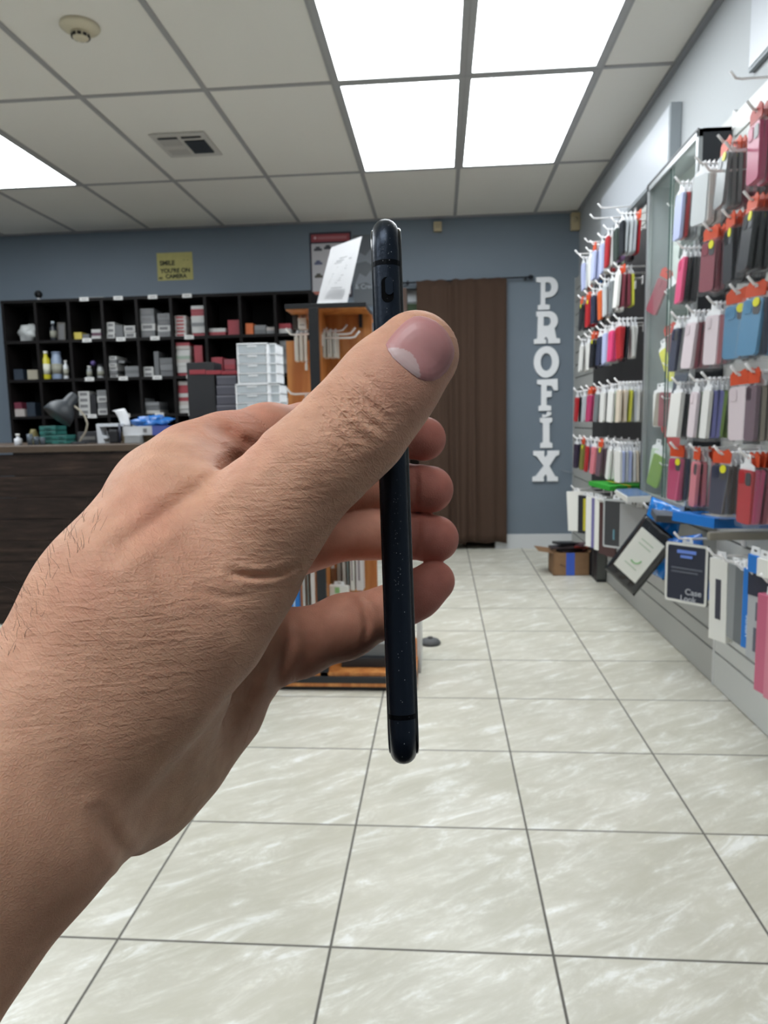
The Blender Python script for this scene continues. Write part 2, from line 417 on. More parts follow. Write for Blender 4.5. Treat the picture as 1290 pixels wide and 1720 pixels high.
# things glimpsed left of the curtain
r = empty('wall_cabinet', (-.19, YB + .14, 1.985), 'white cabinet in the back room glimpsed left of the curtain', 'cabinet')
b = MB(); b.box(-.12, .12, 0, .3, .0, .15); b.build('body', mat('cabinet_white', 'd9dfe6', .5), r, bevel=.004)
b = MB(); b.box(-.115, .115, -.018, 0, .01, .14); b.build('door', mat('cabinet_door_white', 'e0e6ec', .5), r, bevel=.003)
r = empty('storage_crate', (-.19, YB + .14, 1.838), 'dark green crate under the white back room cabinet', 'crate')
b = MB(); b.box(-.11, .11, 0, .28, 0, .13); b.build('bin', mat('crate_green', '56704e', .6), r, bevel=.004)
b = MB(); b.box(-.12, .12, -.01, .29, .13, .145); b.build('rim', mat('crate_green'), r)
r = empty('shelf', (-.19, YB + .13, 1.836), 'brown back room shelf carrying the green crate', 'shelf')
b = MB(); b.box(-.5, .4, 0, .5, -.02, 0); b.build('board', wood_trim, r); b = MB(); b.box(-.5, -.47, 0, .5, -1.834, -.02); b.box(.37, .4, 0, .5, -1.834, -.02); b.build('side', wood_trim, r)

# ------------------------------------------------------------------ white letters on the blue wall, reading downwards
def arc(cx, cz, rx, rz, a0, a1, n=14):
    return [(cx + rx * math.cos(math.radians(a0 + (a1 - a0) * k / n)), cz + rz * math.sin(math.radians(a0 + (a1 - a0) * k / n))) for k in range(n + 1)]
# outlines in a unit box: x 0..1, z 0..1
LET = {}
LET['P'] = ([(0.02, .86), (.02, 1.0), (.60, 1.0)] + arc(.58, .69, .40, .31, 88, -88) + [(.42, .36), (.42, .16), (.62, .14), (.62, 0), (.10, 0), (.10, .14), (.22, .16), (.22, .84)],
            [[(.42, .84), (.56, .84)] + arc(.54, .69, .15, .15, 80, -80, 8) + [(.42, .54)]])
LET['R'] = ([(0.08, .86), (.08, 1.0), (.56, 1.0)] + arc(.55, .70, .36, .30, 88, -50) + [(.86, .16), (1.0, .14), (1.0, 0), (.54, 0), (.54, .12), (.46, .22), (.38, .14), (.46, .12), (.46, 0), (0, 0), (0, .14), (.12, .16), (.14, .84)],
            [[(.36, .83), (.50, .83)] + arc(.50, .69, .13, .14, 80, -80, 8) + [(.36, .55)]])
LET['O'] = (arc(.5, .5, .5, .5, 0, 352.5, 47), [arc(.5, .5, .23, .28, 0, 350, 35)])
LET['F'] = ([(0, .84), (0, .98), (.98, 1.0), (1.0, .64), (.82, .64), (.70, .78), (.46, .80), (.46, .62), (.70, .62), (.70, .44), (.46, .42), (.46, .18), (.68, .15), (.68, 0), (.08, 0), (.08, .15), (.20, .18), (.20, .82)], [])
LET['I'] = ([(.02, .86), (.02, 1.0), (.94, 1.0), (.94, .86), (.74, .82), (.76, .2), (.98, .15), (.98, 0), (.06, 0), (.06, .15), (.26, .2), (.24, .82)], [])
LET['A'] = ([(.0, .0), (.0, .55), (.45, .42), (.55, 1.0), (1.0, .85), (.95, .4), (.5, .1)], [])
LET['X'] = ([(.03, .86), (.03, 1.0), (.44, 1.0), (.44, .86), (.46, .78), (.56, .86), (.56, 1.0), (1.0, 1.0), (1.0, .86), (.88, .82), (.64, .50), (.86, .16), (.96, .14), (.96, 0), (.56, 0), (.56, .14), (.50, .24), (.42, .14), (.44, 0), (0, 0), (0, .14), (.14, .18), (.42, .50), (.16, .82)], [])
white_l = mat('letter_white', 'eff1f4', .55)
for ch, x0, z1, x1, z0, nm in (('P', .752, 2.130, .925, 1.885, 'P'), ('R', .742, 1.872, .941, 1.626, 'R'), ('O', .740, 1.606, .934, 1.363, 'O'), ('F', .768, 1.353, .928, 1.105, 'F'), ('I', .790, 1.050, .892, .812, 'Í'), ('X', .735, .790, .944, .546, 'X')):
    out, holes = LET[ch]
    f = lambda p: (x0 + (x1 - x0) * p[0], z0 + (z1 - z0) * p[1])
    b = MB(); b.prism([f(p) for p in out], [[f(p) for p in h] for h in holes], 'y', YB - .022, YB - .001)
    if ch == 'I':
        g = lambda p: (.810 + .07 * p[0], 1.052 + .048 * p[1])
        b.prism([g(p) for p in LET['A'][0]], [], 'y', YB - .022, YB - .001)
    o = b.build('wall_letter', white_l); tag(o, 'white serif letter %s on the blue wall in the word reading down' % nm, 'letter', 'wall letters')
# small horizontal wire/edge at the foot of the letters
b = MB(); b.tube([(.955, YB - .03, .635), (1.05, YB - .05, .61)], .004, 6); tag(b.build('wire_hook', mat('wire_grey', '8d949b', .4, .5)), 'thin grey wire beside the last wall letter', 'hook')

# camera notice
r = empty('camera_sign', (-2.112, YB, 2.316), "yellow paper notice on the blue wall reading smile you're on camera", 'sign')
b = MB(); b.box(-.146, .146, -.004, -.001, -.107, .107); b.build('sheet', mat('yellow_paper', 'b3ac6e', .8, vary=.06, vscale=20), r)
ink = mat('ink_dark', '34372a', .8)
for s, x, z, sz in (('SMILE', -.062, .026, .050), ("YOU'RE ON", .002, -.034, .046), ('CAMERA', .006, -.078, .044)):
    text_mesh(s, sz, (x, -.0046, z), (PI / 2, 0, 0), ink, r, bold=.0018, sx=1.0)
text_mesh('on', .03, (-.122, -.0046, -.086), (PI / 2, 0, 0), ink, r, bold=.0015)
for dx in (.07, .10):
    b = MB(); b.box(dx, dx + .016, -.0048, -.004, .044, .050, Matrix.Rotation(.0, 4, 'Y')); b.build('drawn_mark', mat('ink_faint', '8d8a58', .8), r)

# poster with the dark frame
r = empty('car_poster', (-.845, YB, 2.28), 'white framed poster with red heading and small pictures, behind the leaning menu', 'poster')
b = MB(); b.box(-.165, .165, -.012, -.001, -.25, .25); b.build('frame', mat('poster_frame', '2a2433', .5), r, bevel=.002)
b = MB(); b.box(-.152, .152, -.014, -.012, -.225, .165); b.build('sheet', mat('poster_sheet', 'b5b4b8', .6), r)
b = MB(); b.box(-.152, .152, -.0145, -.012, .178, .236); b.build('heading_band', mat('poster_red', '8e3f46', .6), r)
b = MB(); b.box(-.152, -.02, -.0148, -.013, -.225, -.200); b.build('footer_band', mat('poster_red2', 'b06a5c', .6), r)
text_mesh('\u25cf', .03, (-.12, -.0152, .207), (PI / 2, 0, 0), mat('poster_pale', 'c9a0a4', .6), r)
b = MB(); b.box(-.10, .13, -.0152, -.0145, .196, .218); b.build('heading_line', mat('poster_pale2', 'a5666b', .6), r)
rnd = random.Random(5)
for px_, pz, c in ((-.10, .125, '4a4c52'), (-.02, .135, '3d4046'), (-.10, .02, '575c78'), (-.10, -.08, '4e4a42'), (.06, .02, '5c6a6a'), (.06, -.08, '6a5a5a')):
    b = MB(); b.box(px_ - .032, px_ + .032, -.0155, -.014, pz - .015, pz + .004); b.box(px_ - .018, px_ + .016, -.0155, -.014, pz + .002, pz + .018)
    b.build('picture', mat('pic_' + c, c, .6), r, bevel=.002)
# grey acrylic poster next to it
r = empty('credit_poster', (-.57, YB, 2.23), 'grey poster with pale lettering beside the door frame', 'poster')
b = MB(); b.box(-.10, .12, -.010, -.001, -.27, .27); b.build('sheet', mat('poster_grey', '5a6066', .4), r)
b = MB(); b.box(.095, .12, -.012, -.009, -.27, .27); b.build('pale_edge', mat('poster_edge', '7d848b', .4), r)
pw = mat('poster_white_ink', '9aa0a8', .6)
for z in (.10, -.06):
    b = MB(); b.prism([(-.09, z - .05), (-.05, z + .04), (0, z + .01), (.04, z + .06), (.07, z - .02), (.05, z - .06), (0, z - .03)], [], 'y', -.012, -.0095); b.build('drawing', mat('poster_mid', '7b8189', .6), r)
text_mesh('& Credit', .05, (0.0, -.0125, -.125), (PI / 2, 0, 0), pw, r, bold=.001)
# ------------------------------------------------------------------ slatted display wall on the right
SX = 1.052                                            # face of the slatted panels
slat_m = mat('slat_grey', 'a9aaa6', .5); slat_light = mat('slat_light', 'c9cbc8', .5); groove_m = mat('slat_groove', '6b6b69', .7)
def slat_panel(y0, y1, z1, label, light=False):
    r = empty('slat_panel', (SX, (y0 + y1) / 2, 0), label, 'slat wall')
    h = (y1 - y0) / 2; b = MB()
    zs = [0.0, .137]; z = .205
    while z < z1 - .05: zs.append(z); z += .0955
    zs.append(z1)
    for a, c in zip(zs, zs[1:]):
        b.box(0, XR - SX - .001, -h, h, a + .004, c - .004)
    b.build('board', slat_light if light else slat_m, r, bevel=.0015)
    b = MB(); b.box(.010, XR - SX - .001, -h, h, 0, z1 - .004); b.build('groove', groove_m, r)
    for ya in (-h - .008, h):
        b = MB(); b.box(-.001, XR - SX - .001, ya, ya + .008, 0, z1 + .004); b.build('edge_trim', mat('trim_white', 'd5d7d6', .4), r)
    return r
slat_panel(.6, 2.79, 2.105, 'pale slatted panel right of the dark cabinet side, carrying the nearest case packs', True)
slat_panel(2.81, 5.84, 2.112, 'long grey slatted panel running to the blue wall behind the glass cabinet')
b = MB(); b.box(SX - .004, SX - .0005, 3.5, 5.1, .55, 2.0); tag(b.build('dark_sheet', mat('sheet_black', '2b2a2b', .7)), 'dark flat sheet on the slatted panel behind the far case packs', 'panel')  # flat dark sheet over the slats behind the far packs

# white boards fixed high on the wall
def sign_board(y0, y1, z0, z1, x0, label):
    r = empty('wall_board', (XR, (y0 + y1) / 2, (z0 + z1) / 2), label, 'board')
    h, v = (y1 - y0) / 2, (z1 - z0) / 2
    b = MB(); b.box(x0 - XR, -.001, -h, h, -v, v); b.build('box', mat('board_side', '8c9397', .6), r, bevel=.002)
    b = MB(); b.box(x0 - XR - .003, x0 - XR, -h + .012, h - .012, -v + .012, v - .012); b.build('face', mat('board_face', 'b0b5bb', .35), r)
sign_board(3.47, 4.85, 2.15, 2.42, 1.03, 'long white board on the right wall above the glass cabinet')
sign_board(1.6, 2.72, 2.2, 2.56, 1.062, 'white framed board at the top right corner of the photo')

# hooks
peg_m = mat('peg_white', 'f3f1f0', .35)
PEGS = {}
def peg_mesh(L):
    k = round(L, 3)
    if k not in PEGS:
        b = MB(); b.tube([(0, 0, 0), (-L + .035, 0, -.002), (-L + .018, 0, .001), (-L, 0, .022)], .0040, 8); b.box(-.006, 0, -.014, .014, -.03, .012)
        o = b.build('display_hook', peg_m); PEGS[k] = o.data; bpy.data.objects.remove(o)
    return PEGS[k]
def hook(x, y, z, L, label, flip=False, rz=0.0, group='display hooks'):
    o = bpy.data.objects.new('display_hook', peg_mesh(L)); COL.objects.link(o)
    o.location = (x, y, z); o.rotation_euler = (0, 0, PI if flip else rz)
    return tag(o, label, 'hook', group)

# shared pack meshes: origin at the hang hole, broad face towards -X
def keep(o):
    me = o.data; bpy.data.objects.remove(o); return me
def M_case():
    b = MB(); b.prism(rrect(.072, .152, .011, 0, -.108), [], 'x', -.0055, .0055); return keep(b.build('case', peg_m))
def M_round():
    b = MB(); b.prism(rrect(.071, .150, .012, 0, -.108), [], 'x', -.0055, .0055)
    b.prism(rrect(.030, .034, .008, .016, -.055), [], 'x', -.0075, -.005); return keep(b.build('case', peg_m))
def M_header():
    b = MB(); b.prism([(-.036, -.027), (.036, -.027), (.038, .002), (.022, .016), (.006, .010), (-.006, .010), (-.022, .016), (-.038, .002)], [rrect(.018, .006, .0025, 0, .000)], 'x', -.0015, .0015); return keep(b.build('header_card', peg_m))
def M_tab():
    b = MB(); b.prism([(-.038, -.034), (.038, -.034), (.036, -.022), (.016, -.014), (.014, .010), (-.014, .010), (-.016, -.014), (-.036, -.022)], [rrect(.016, .007, .003, 0, .001)], 'x', -.0012, .0012); return keep(b.build('hang_tab', peg_m))
def M_bag():
    b = MB(); b.box(-.0075, .0075, -.043, .043, -.196, -.026, bev=.004); return keep(b.build('clear_bag', peg_m))
def M_box():
    b = MB(); b.box(-.008, .008, -.043, .043, -.186, -.030, bev=.0015); return keep(b.build('case_box', peg_m))
def M_stick():
    b = MB(); b.cyl((-.0092, -.016, -.044), (-.0078, -.016, -.044), .0125, n=20); return keep(b.build('price_sticker', peg_m))
def M_cam():
    b = MB(); b.prism(rrect(.026, .036, .009, -.018, -.058), [], 'x', -.0072, -.0050); return keep(b.build('camera_cutout', peg_m))
MS = dict(case=M_case(), round=M_round(), header=M_header(), tab=M_tab(), bag=M_bag(), box=M_box(), sticker=M_stick(), cam=M_cam())
bag_m = mat('clear_bag_film', 'e8ecef', .12, alpha=.055, spec=.9)
orange = mat('card_orange', 'cc4a22', .55); redcard = mat('card_red', 'b03428', .55); yellow = mat('sticker_yellow', 'e0dc2c', .5); tabw = mat('tab_white', 'e6e8ea', .35)
TONE = {}
def tone_mat(c):
    if c not in TONE: TONE[c] = mat('case_' + c, c, .38)
    return TONE[c]
def part(me, name, m, root, label=None):
    o = bpy.data.objects.new(name, me); COL.objects.link(o); o.parent = root
    if not me.materials: me.materials.append(m)
    o.material_slots[0].link = 'OBJECT'; o.material_slots[0].material = m
    if label: o['label'] = label
    return o
CNAME = {'l': 'lavender', 'r': 'red', 'g': 'grey', 'w': 'white', 'm': 'maroon', 'k': 'black', 'p': 'pink', 'P': 'magenta', 'b': 'blue', 'n': 'navy', 'o': 'orange', 'v': 'violet', 'V': 'mauve', 'G': 'green',
         't': 'taupe', 'c': 'cream', 'y': 'yellow', 'e': 'pale grey', 'd': 'dark green', 'f': 'flowered white', 'i': 'periwinkle', 'h': 'hot pink', 's': 'clear silver', 'z': 'brown-black', 'B': 'steel blue', 'D': 'dark violet', 'q':'pale green', 'u':'olive'}
CHEX = {'l': 'b9c2e6', 'r': 'b22c32', 'g': '7a8082', 'w': 'e2e2de', 'm': '8a4450', 'k': '24272d', 'p': 'd07c86', 'P': 'b8406a', 'b': '2f7fc0', 'n': '343a50', 'o': 'd9683a', 'v': '8a6a96', 'V': '6b5560', 'G': '7ea046',
        't': '8d8478', 'c': 'dccfbc', 'y': 'd5d552', 'e': 'b8bdc2', 'd': '3a4540', 'f': 'dccfd4', 'i': '7f82c4', 'h': 'dd4a7c', 's': 'ccd2d4', 'z': '33261f', 'B': '4f8cb4', 'D': '3a3244', 'q': 'b9cdb4', 'u': '7d7a3c'}
ORD = ['first', 'second', 'third', 'fourth', 'fifth', 'sixth', 'seventh', 'eighth', 'ninth', 'tenth', 'eleventh', 'twelfth', 'thirteenth', 'fourteenth', 'fifteenth', 'sixteenth']
rndp = random.Random(11)
def pack(kind, x, y, z, top, rz, tilt, label, group, near=True, scale=1.0):
    """kind: colour letter; top: 'o' orange card, 'r' red card, 't' white tab, 'O' orange card with yellow sticker, 'b' boxed with tab, 'n' bare"""
    c = CHEX[kind]
    root = empty('phone_case_pack', (x, y, z), label, 'phone case', group, rot=(tilt, rndp.uniform(-.05, .05) + (.05 if near else .02), rz))
    root.scale = (scale,) * 3
    if top == 'b': part(MS['box'], 'case_box', tone_mat(c), root)
    else: part(MS['case' if kind in 'wlsc' else 'round'], 'case', tone_mat(c), root)
    if top in 'oO': part(MS['header'], 'header_card', orange, root)
    elif top == 'r': part(MS['header'], 'header_card', redcard, root)
    elif top in 'tb': part(MS['tab'], 'hang_tab', tabw, root)
    if top == 'O': part(MS['sticker'], 'price_sticker', yellow, root)
    if near and top != 'b':
        part(MS['bag'], 'clear_bag', bag_m, root)
        if kind in 'rmPpbBnk': part(MS['cam'], 'camera_cutout', tone_mat('3a3c40' if kind != 'k' else '50545a'), root)
    return root
def hookful(rack, row, idx, y, z, xt, items, near, rz0=-0.04, step=None, hooklen=None):
    """items: list of two-letter codes, colour + top"""
    L = SX - xt if hooklen is None else hooklen
    hook(SX, y, z, L, 'white display hook, %s of the %s row on the %s rack' % (ORD[idx], ORD[row], rack), group='display hooks')
    special = {('near', 2, 3): .6, ('near', 2, 4): .4, ('near', 4, 0): .42, ('near', 4, 2): .42, ('near', 4, 3): .1, ('near', 3, 3): .35, ('near', 1, 1): .28, ('near', 0, 1): .3, ('near', 2, 1): .22, ('near', 2, 2): .2, ('near', 3, 0): .15}.get((rack, row, idx), 0)
    n = len(items); st = step or .0155
    for k, it in enumerate(items):
        x = xt + .026 + k * st
        rz = (rz0 + (special or rndp.choice((0, 0, .06))) if k == 0 else rz0 * .4) + rndp.uniform(-.05, .07)
        pos = ORD[k]
        pack(it[0], x, y + rndp.uniform(-.003, .003), z - .004, it[1], rz, rndp.uniform(-.05, .05),
             '%s phone case pack, %s from the tip of %s hook, %s row, %s rack' % (CNAME[it[0]], pos, ORD[idx], ORD[row], rack),
             'phone case packs on the %s rack' % rack, near)

NEAR = [
    (1.845, [(2.695, 'lt rt gt et st gt'), (2.504, 'st wt wt wt et gt'), (2.327, 'gO gt gO mO mo mO go ko go ko go'), (2.10, 'Pr Pr Pr mr Pr Pr')]),
    (1.618, [(2.65, 'ht kt kt kt'), (2.412, 'mO mo mo ko ko'), (2.27, 'kO ko ko kO ko kO ko'), (2.10, 'kO ko kO go ko dr kO ko')]),
    (1.388, [(2.691, 'nt gt kt kt'), (2.546, 'ft mt mt mt Vt mt'), (2.37, 'ft pt mt kt mt'), (2.17, 'BO nt Bt nt kt'), (2.06, 'BO nt Bo no')]),
    (1.158, [(2.662, 'wb kt kt kt Gt'), (2.494, 'ft qt Vt gt'), (2.394, 'wt it it Gt Gt kt kt'), (2.14, 'fo qt Vr yt Vt'), (2.05, 'Vo tt tt kt')]),
    (.929, [(2.66, 'PO Po nt wt mt pt'), (2.47, 'po pt wt po'), (2.265, 'nO zt zt kt zt kt zt kt zt'), (2.06, 'rt PO Po mo po')]),
]
for row, (z, hooks) in enumerate(NEAR):
    for idx, (y, s) in enumerate(hooks):
        hookful('near', row, idx, y, z, .82 + (idx % 3) * .004, s.split(), True)
FAR = [
    (1.985, [(4.50, 'lt st ot et gt'), (4.33, 'wt st gO bt'), (4.18, 'lo lt Vt et'), (4.02, 'lt wt wt rt wt'), (3.86, 'rt wt et kt qt'), (3.72, 'dt vt vt Vt kt'), (3.58, 'kt et st et rO')], .02),
    (1.752, [(4.52, 'kO kt kO'), (4.36, 'rO rO rO kt'), (4.20, 'nt nt et kt'), (4.06, 'ot kt ct'), (3.92, 'st et gt'), (3.78, 'gt wt wt wt'), (3.62, 'wt mo mt yt')], .02),
    (1.508, [(4.50, 'wt wt st'), (4.34, 'wt et kt'), (4.18, 'kO kO nO kt'), (4.02, 'nt lt lt wt'), (3.88, 'lt wt et st'), (3.76, 'hP ht mt kt'), (3.60, 'rt rt kt wt wt')], .02),
    (1.207, [(4.62, 'rt kt Vt'), (4.42, 'et Pt mt'), (4.24, 'Po Po Po gt'), (4.06, 'gt wt gt'), (3.90, 'wt gt kt'), (3.74, 'wt qt ct pt ct pt ct'), (3.56, 'ct ct ct yt et wt wt')], .016),
    (.918, [(4.62, 'Dt Dt kt'), (4.44, 'uO mt kt'), (4.28, 'rt lt et pt'), (4.12, 'pt ct VO Vt'), (3.94, 'VO Vt nt rt'), (3.74, 'wt wt et wt Vt wt wt'), (3.56, 'wt lt et lt wt ct wt')], .016),
]
for row, (z, hooks, st) in enumerate(FAR):
    for idx, (y, s) in enumerate(hooks):
        items = [i if i != 'hP' else 'ht' for i in s.split()]
        hookful('far', row, idx, y, z, .83 + (idx % 2) * .006, items, False, rz0=.0, step=.0165 if len(items) > 5 else .019)
for k, (y, z) in enumerate(((4.75, 2.062), (4.1, 2.155), (4.3, 2.155), (4.45, 2.062))):
    hook(SX, y, z, .20, 'empty white display hook, %s of those above the far rack' % ORD[k], group='empty hooks')
for k, (y, z) in enumerate(((2.30, 1.758), (2.14, 1.76), (2.42, 2.06))):
    hook(SX, y, z, .27 if k < 2 else .16, 'long white display hook, %s of the bare ones on the near rack' % ORD[k], group='bare near hooks')

# ------------------------------------------------------------------ glass cabinet on the slatted wall
alu = mat('aluminium', 'b4b8ba', .35, .7); black_side = mat('cabinet_black', '262a30', .5)
r = empty('glass_cabinet', (.944, 3.14, .67), 'shallow wall cabinet with aluminium frame, sliding glass doors and black side', 'cabinet')
Y0, Y1, Z1 = 2.805 - 3.14, 3.445 - 3.14, 2.062 - .67
b = MB(); b.box(.004, .103, Y0, Y0 + .012, 0, Z1); b.build('side_panel', black_side, r)
b = MB(); b.box(.004, .103, Y1 - .012, Y1, 0, Z1); b.build('side_panel', mat('side_grey', '8a8f92', .5), r)
b = MB(); b.box(.004, .103, Y0, Y1, Z1 - .014, Z1); b.box(.004, .103, Y0, Y1, 0, .014); b.build('top_and_base', alu, r)
b = MB(); b.box(.088, .0985, Y0 + .012, Y1 - .012, .014, Z1 - .014); b.build('back_panel', mat('cabinet_back', 'cfdad4', .5), r)
b = MB(); b.box(-.012, .006, Y0, Y1, Z1 - .03, Z1); b.box(-.012, .006, Y0, Y1, 0, .03); b.box(-.012, .006, Y0, Y0 + .022, 0, Z1); b.box(-.012, .006, Y1 - .022, Y1, 0, Z1)
b.build('front_frame', alu, r, bevel=.002)
b = MB(); b.box(-.014, -.010, Y0, Y1, Z1 - .006, Z1 + .002); b.box(-.014, -.010, Y1 - .003, Y1 + .002, 0, Z1); b.box(-.014, -.010, Y0, Y1, -.002, .004); b.build('frame_seal', mat('seal_black', '2a2d31', .5), r)
gl = mat('cabinet_glass', 'dfeee8', .03, alpha=.05, spec=.6)
ge = mat('glass_edge', '3c5a54', .2)
for i, (ya, yb, x) in enumerate(((Y0 + .02, -.02 + .02, -.004), (-.02, Y1 - .02, .001))):
    b = MB(); b.box(x, x + .003, ya, yb, .03, Z1 - .03); g = b.build('glass_door', gl, r)
    e = (yb if i == 0 else ya)
    b = MB(); b.box(x - .001, x + .004, e - .002, e + .002, .03, Z1 - .03); b.build('glass_edge', ge, g)
for z in (Z1 - .14, Z1 - .50, Z1 - .80, .45, .16):
    b = MB()
    for y in (-.2, -.05, .12): b.tube([(.088, y, z), (.03, y, z), (.02, y, z + .012)], .0028, 6)
    b.build('peg', peg_m, r)
# items hung inside the cabinet
for k, (y, z, c, tilt, top) in enumerate(((3.30, 1.66, 'm', .5, 'r'), (3.26, 1.62, 'd', -.4, 't'), (3.24, 1.42, 'm', -.3, 'r'), (3.35, 1.37, 'y', -.45, 't'), (3.38, 1.18, 'w', .0, 't'), (3.32, 1.18, 't', .05, 't'), (3.28, 1.18, 'm', .05, 't'), (3.30, 1.04, 'r', -.6, 'r'), (3.37, .93, 'q', .1, 't'), (3.32, .90, 'G', .35, 't'),
                                         (3.02, 1.84, 'd', .1, 't'), (2.96, 1.52, 'k', -.1, 't'), (3.05, 1.30, 'n', .1, 't'), (2.98, 1.08, 'g', 0, 't'))):
    pack(c, .990 if top == 't' else .985, y, z, top, .45, tilt, '%s case pack hanging inside the glass cabinet, %s counted downwards' % (CNAME[c], ORD[k]), 'packs inside the glass cabinet', False)

# ------------------------------------------------------------------ lower rows: bags, boxes and blister packs
def blister(name, label, cat, y, z, w, h, t, body, rz=0.0, tilt=0.0, x=.84, front=None, frame=None, tab=True, lettering=None, group=None, pitch=0.0, lm=None):
    """hanging pack: origin at the hang hole, broad face towards -X"""
    r = empty(name, (x, y, z), label, cat, group, rot=(tilt, pitch, rz))
    b = MB(); b.box(-t / 2, t / 2, -w / 2, w / 2, -h, -.012, bev=min(.002, t / 4)); b.build('body', body, r)
    if tab:
        b = MB(); b.prism([(-.02, -.014), (.02, -.014), (.016, .010), (-.016, .010)], [rrect(.014, .007, .003, 0, .0)], 'x', -.001, .001); b.build('hang_tab', tabw, r)
    if frame: 
        b = MB(); b.prism(rrect(w, h - .012, .008, 0, -(h + .012) / 2), [rrect(w - .016, h - .03, .006, 0, -(h + .012) / 2)], 'x', -t / 2 - .002, -t / 2 + .001); b.build('border', frame, r)
    for f in front or []:
        y0, y1, z0, z1, m = f[:5]
        b = MB(); b.box(-t / 2 - .0022, -t / 2 + .0005, y0, y1, z0, z1, bev=.0005); b.build(f[5] if len(f) > 5 else 'print', m, r)
    for s, sz, ly, lz, m, rr in lettering or []:
        text_mesh(s, sz, (-t / 2 - .0035, ly, lz), (PI / 2, rr, -PI / 2), m, r, bold=.0004)
    return r
W_ = mat('pack_white', 'e4e4de', .4); K_ = mat('pack_black', '20222a', .45); B_ = mat('pack_blue', '1d74c8', .35); NV = mat('pack_navy', '252a3c', .45); GR = mat('pack_grey', '84888a', .4)
paleblue = mat('print_blue', '6f8fe0', .5); pgrey = mat('print_grey', '5a5e6a', .5); plight = mat('print_light', 'b9bcc4', .5)
# framed navy cover pack
blister('blister_pack', 'navy tablet cover pack with white border hanging low on the near rack', 'accessory pack', 2.56, .612, .155, .225, .010, NV, rz=.75, x=.86, frame=W_,
        front=[(-.035, .035, -.048, -.036, paleblue, 'print_line'), (-.022, .022, -.064, -.054, paleblue, 'print_line'), (-.060, .055, -.105, -.098, pgrey, 'print_line'), (-.045, .055, -.118, -.111, pgrey, 'print_line')],
        lettering=[('Case', .030, -.03, -.183, plight, 0), ('Look', .028, -.012, -.208, plight, 0)])
# white stylus box
blister('stylus_box', 'tall white box with a dark window hanging beside the navy pack', 'box', 2.24, .62, .070, .27, .026, W_, rz=.42, x=.855, front=[(-.012, .008, -.20, -.075, mat('window_dark', '3c3f4c', .3), 'window')], pitch=-.02)
# grey and dark clear packs
for k, (y, x, c, w, h, rz) in enumerate(((2.17, .87, GR, .06, .24, .15), (2.14, .885, NV, .055, .23, .12), (2.11, .865, mat('pack_smoke', '5e6468', .4), .06, .235, .1), (2.08, .90, K_, .055, .22, .1))):
    blister('cable_pack', '%s slim pack hanging between the white box and the blue pack, %s from the box' % (('grey', 'navy', 'smoky', 'black')[k], ORD[k]), 'accessory pack', y, .615, w, h, .012, c, rz=rz, x=x, group='slim packs on the low row')
blister('blue_pack', 'tall bright blue pack with pale lettering hanging low at the right', 'accessory pack', 1.985, .64, .055, .235, .018, B_, rz=.3, x=.842, lettering=[('SCREEN', .017, 0, -.17, mat('print_pale', 'bcd4ee', .5), PI / 2)])
blister('screen_pack', 'grey and navy pack with dark pictures hanging beside the blue pack', 'accessory pack', 1.93, .64, .075, .25, .012, mat('pack_pale', 'aaaeb0', .4), rz=.3, x=.838, front=[(-.037, .037, -.075, -.012, NV, 'top_band'), (-.02, .005, -.14, -.09, pgrey), (-.015, .01, -.225, -.16, pgrey)])
for k, (y, c) in enumerate(((1.845, mat('pack_rose', 'c0607c', .4)), (1.79, mat('pack_rose2', 'd07f92', .4)))):
    blister('tablet_case', 'rose pink pack at the right edge of the photo, %s of two' % ORD[k], 'accessory pack', y, .60, .08, .27, .022, c, rz=.2, x=.83)
for k, (y, c, n) in enumerate(((1.925, B_, 'blue'), (1.87, W_, 'white'))):
    blister('header_pack', 'small %s pack above the pink packs at the right edge' % n, 'accessory pack', y, .69, .05, .06, .010, c, rz=.2, x=.82)
# low hooks
for k, y in enumerate((2.56, 2.24, 2.14, 2.03, 1.95, 1.87)):
    hook(SX, y, .618, .24, 'low white hook near the floor, %s counted towards the viewer' % ORD[k], group='low hooks')
# shelf bracket bar with blue box on it
r = empty('support_bar', (.95, 2.26, .675), 'beige metal bar holding the low packs above the white box', 'bar')
b = MB(); b.box(-.13, .10, -.012, .012, -.012, .012); b.build('bar', mat('bar_beige', '8f8a7e', .45, .2), r, bevel=.002)
b = MB(); b.box(.092, .10, -.02, .02, -.05, .03); b.build('bracket', mat('bar_beige'), r)
r = empty('flat_box', (.93, 2.44, .70), 'flat blue box lying under the lowest near packs', 'box', rot=(0, .06, .35))
b = MB(); b.box(-.12, .11, -.10, .10, -.016, .016); b.build('carton', B_, r, bevel=.001)
b = MB(); b.box(-.07, .02, -.06, .02, .016, .018); b.build('cream_label', mat('label_cream', 'cfc4b6', .6), r)
r = empty('dark_box', (.93, 2.86, .655), 'dark flat box lying below the glass cabinet', 'box', rot=(0, .05, -.2))
b = MB(); b.box(-.10, .08, -.12, .14, -.012, .012); b.build('carton', mat('box_charcoal', '45474b', .6), r, bevel=.001)
b = MB(); b.box(-.10, .08, -.12, .14, .012, .014); b.build('lid', mat('box_charcoal2', '505257', .5), r)
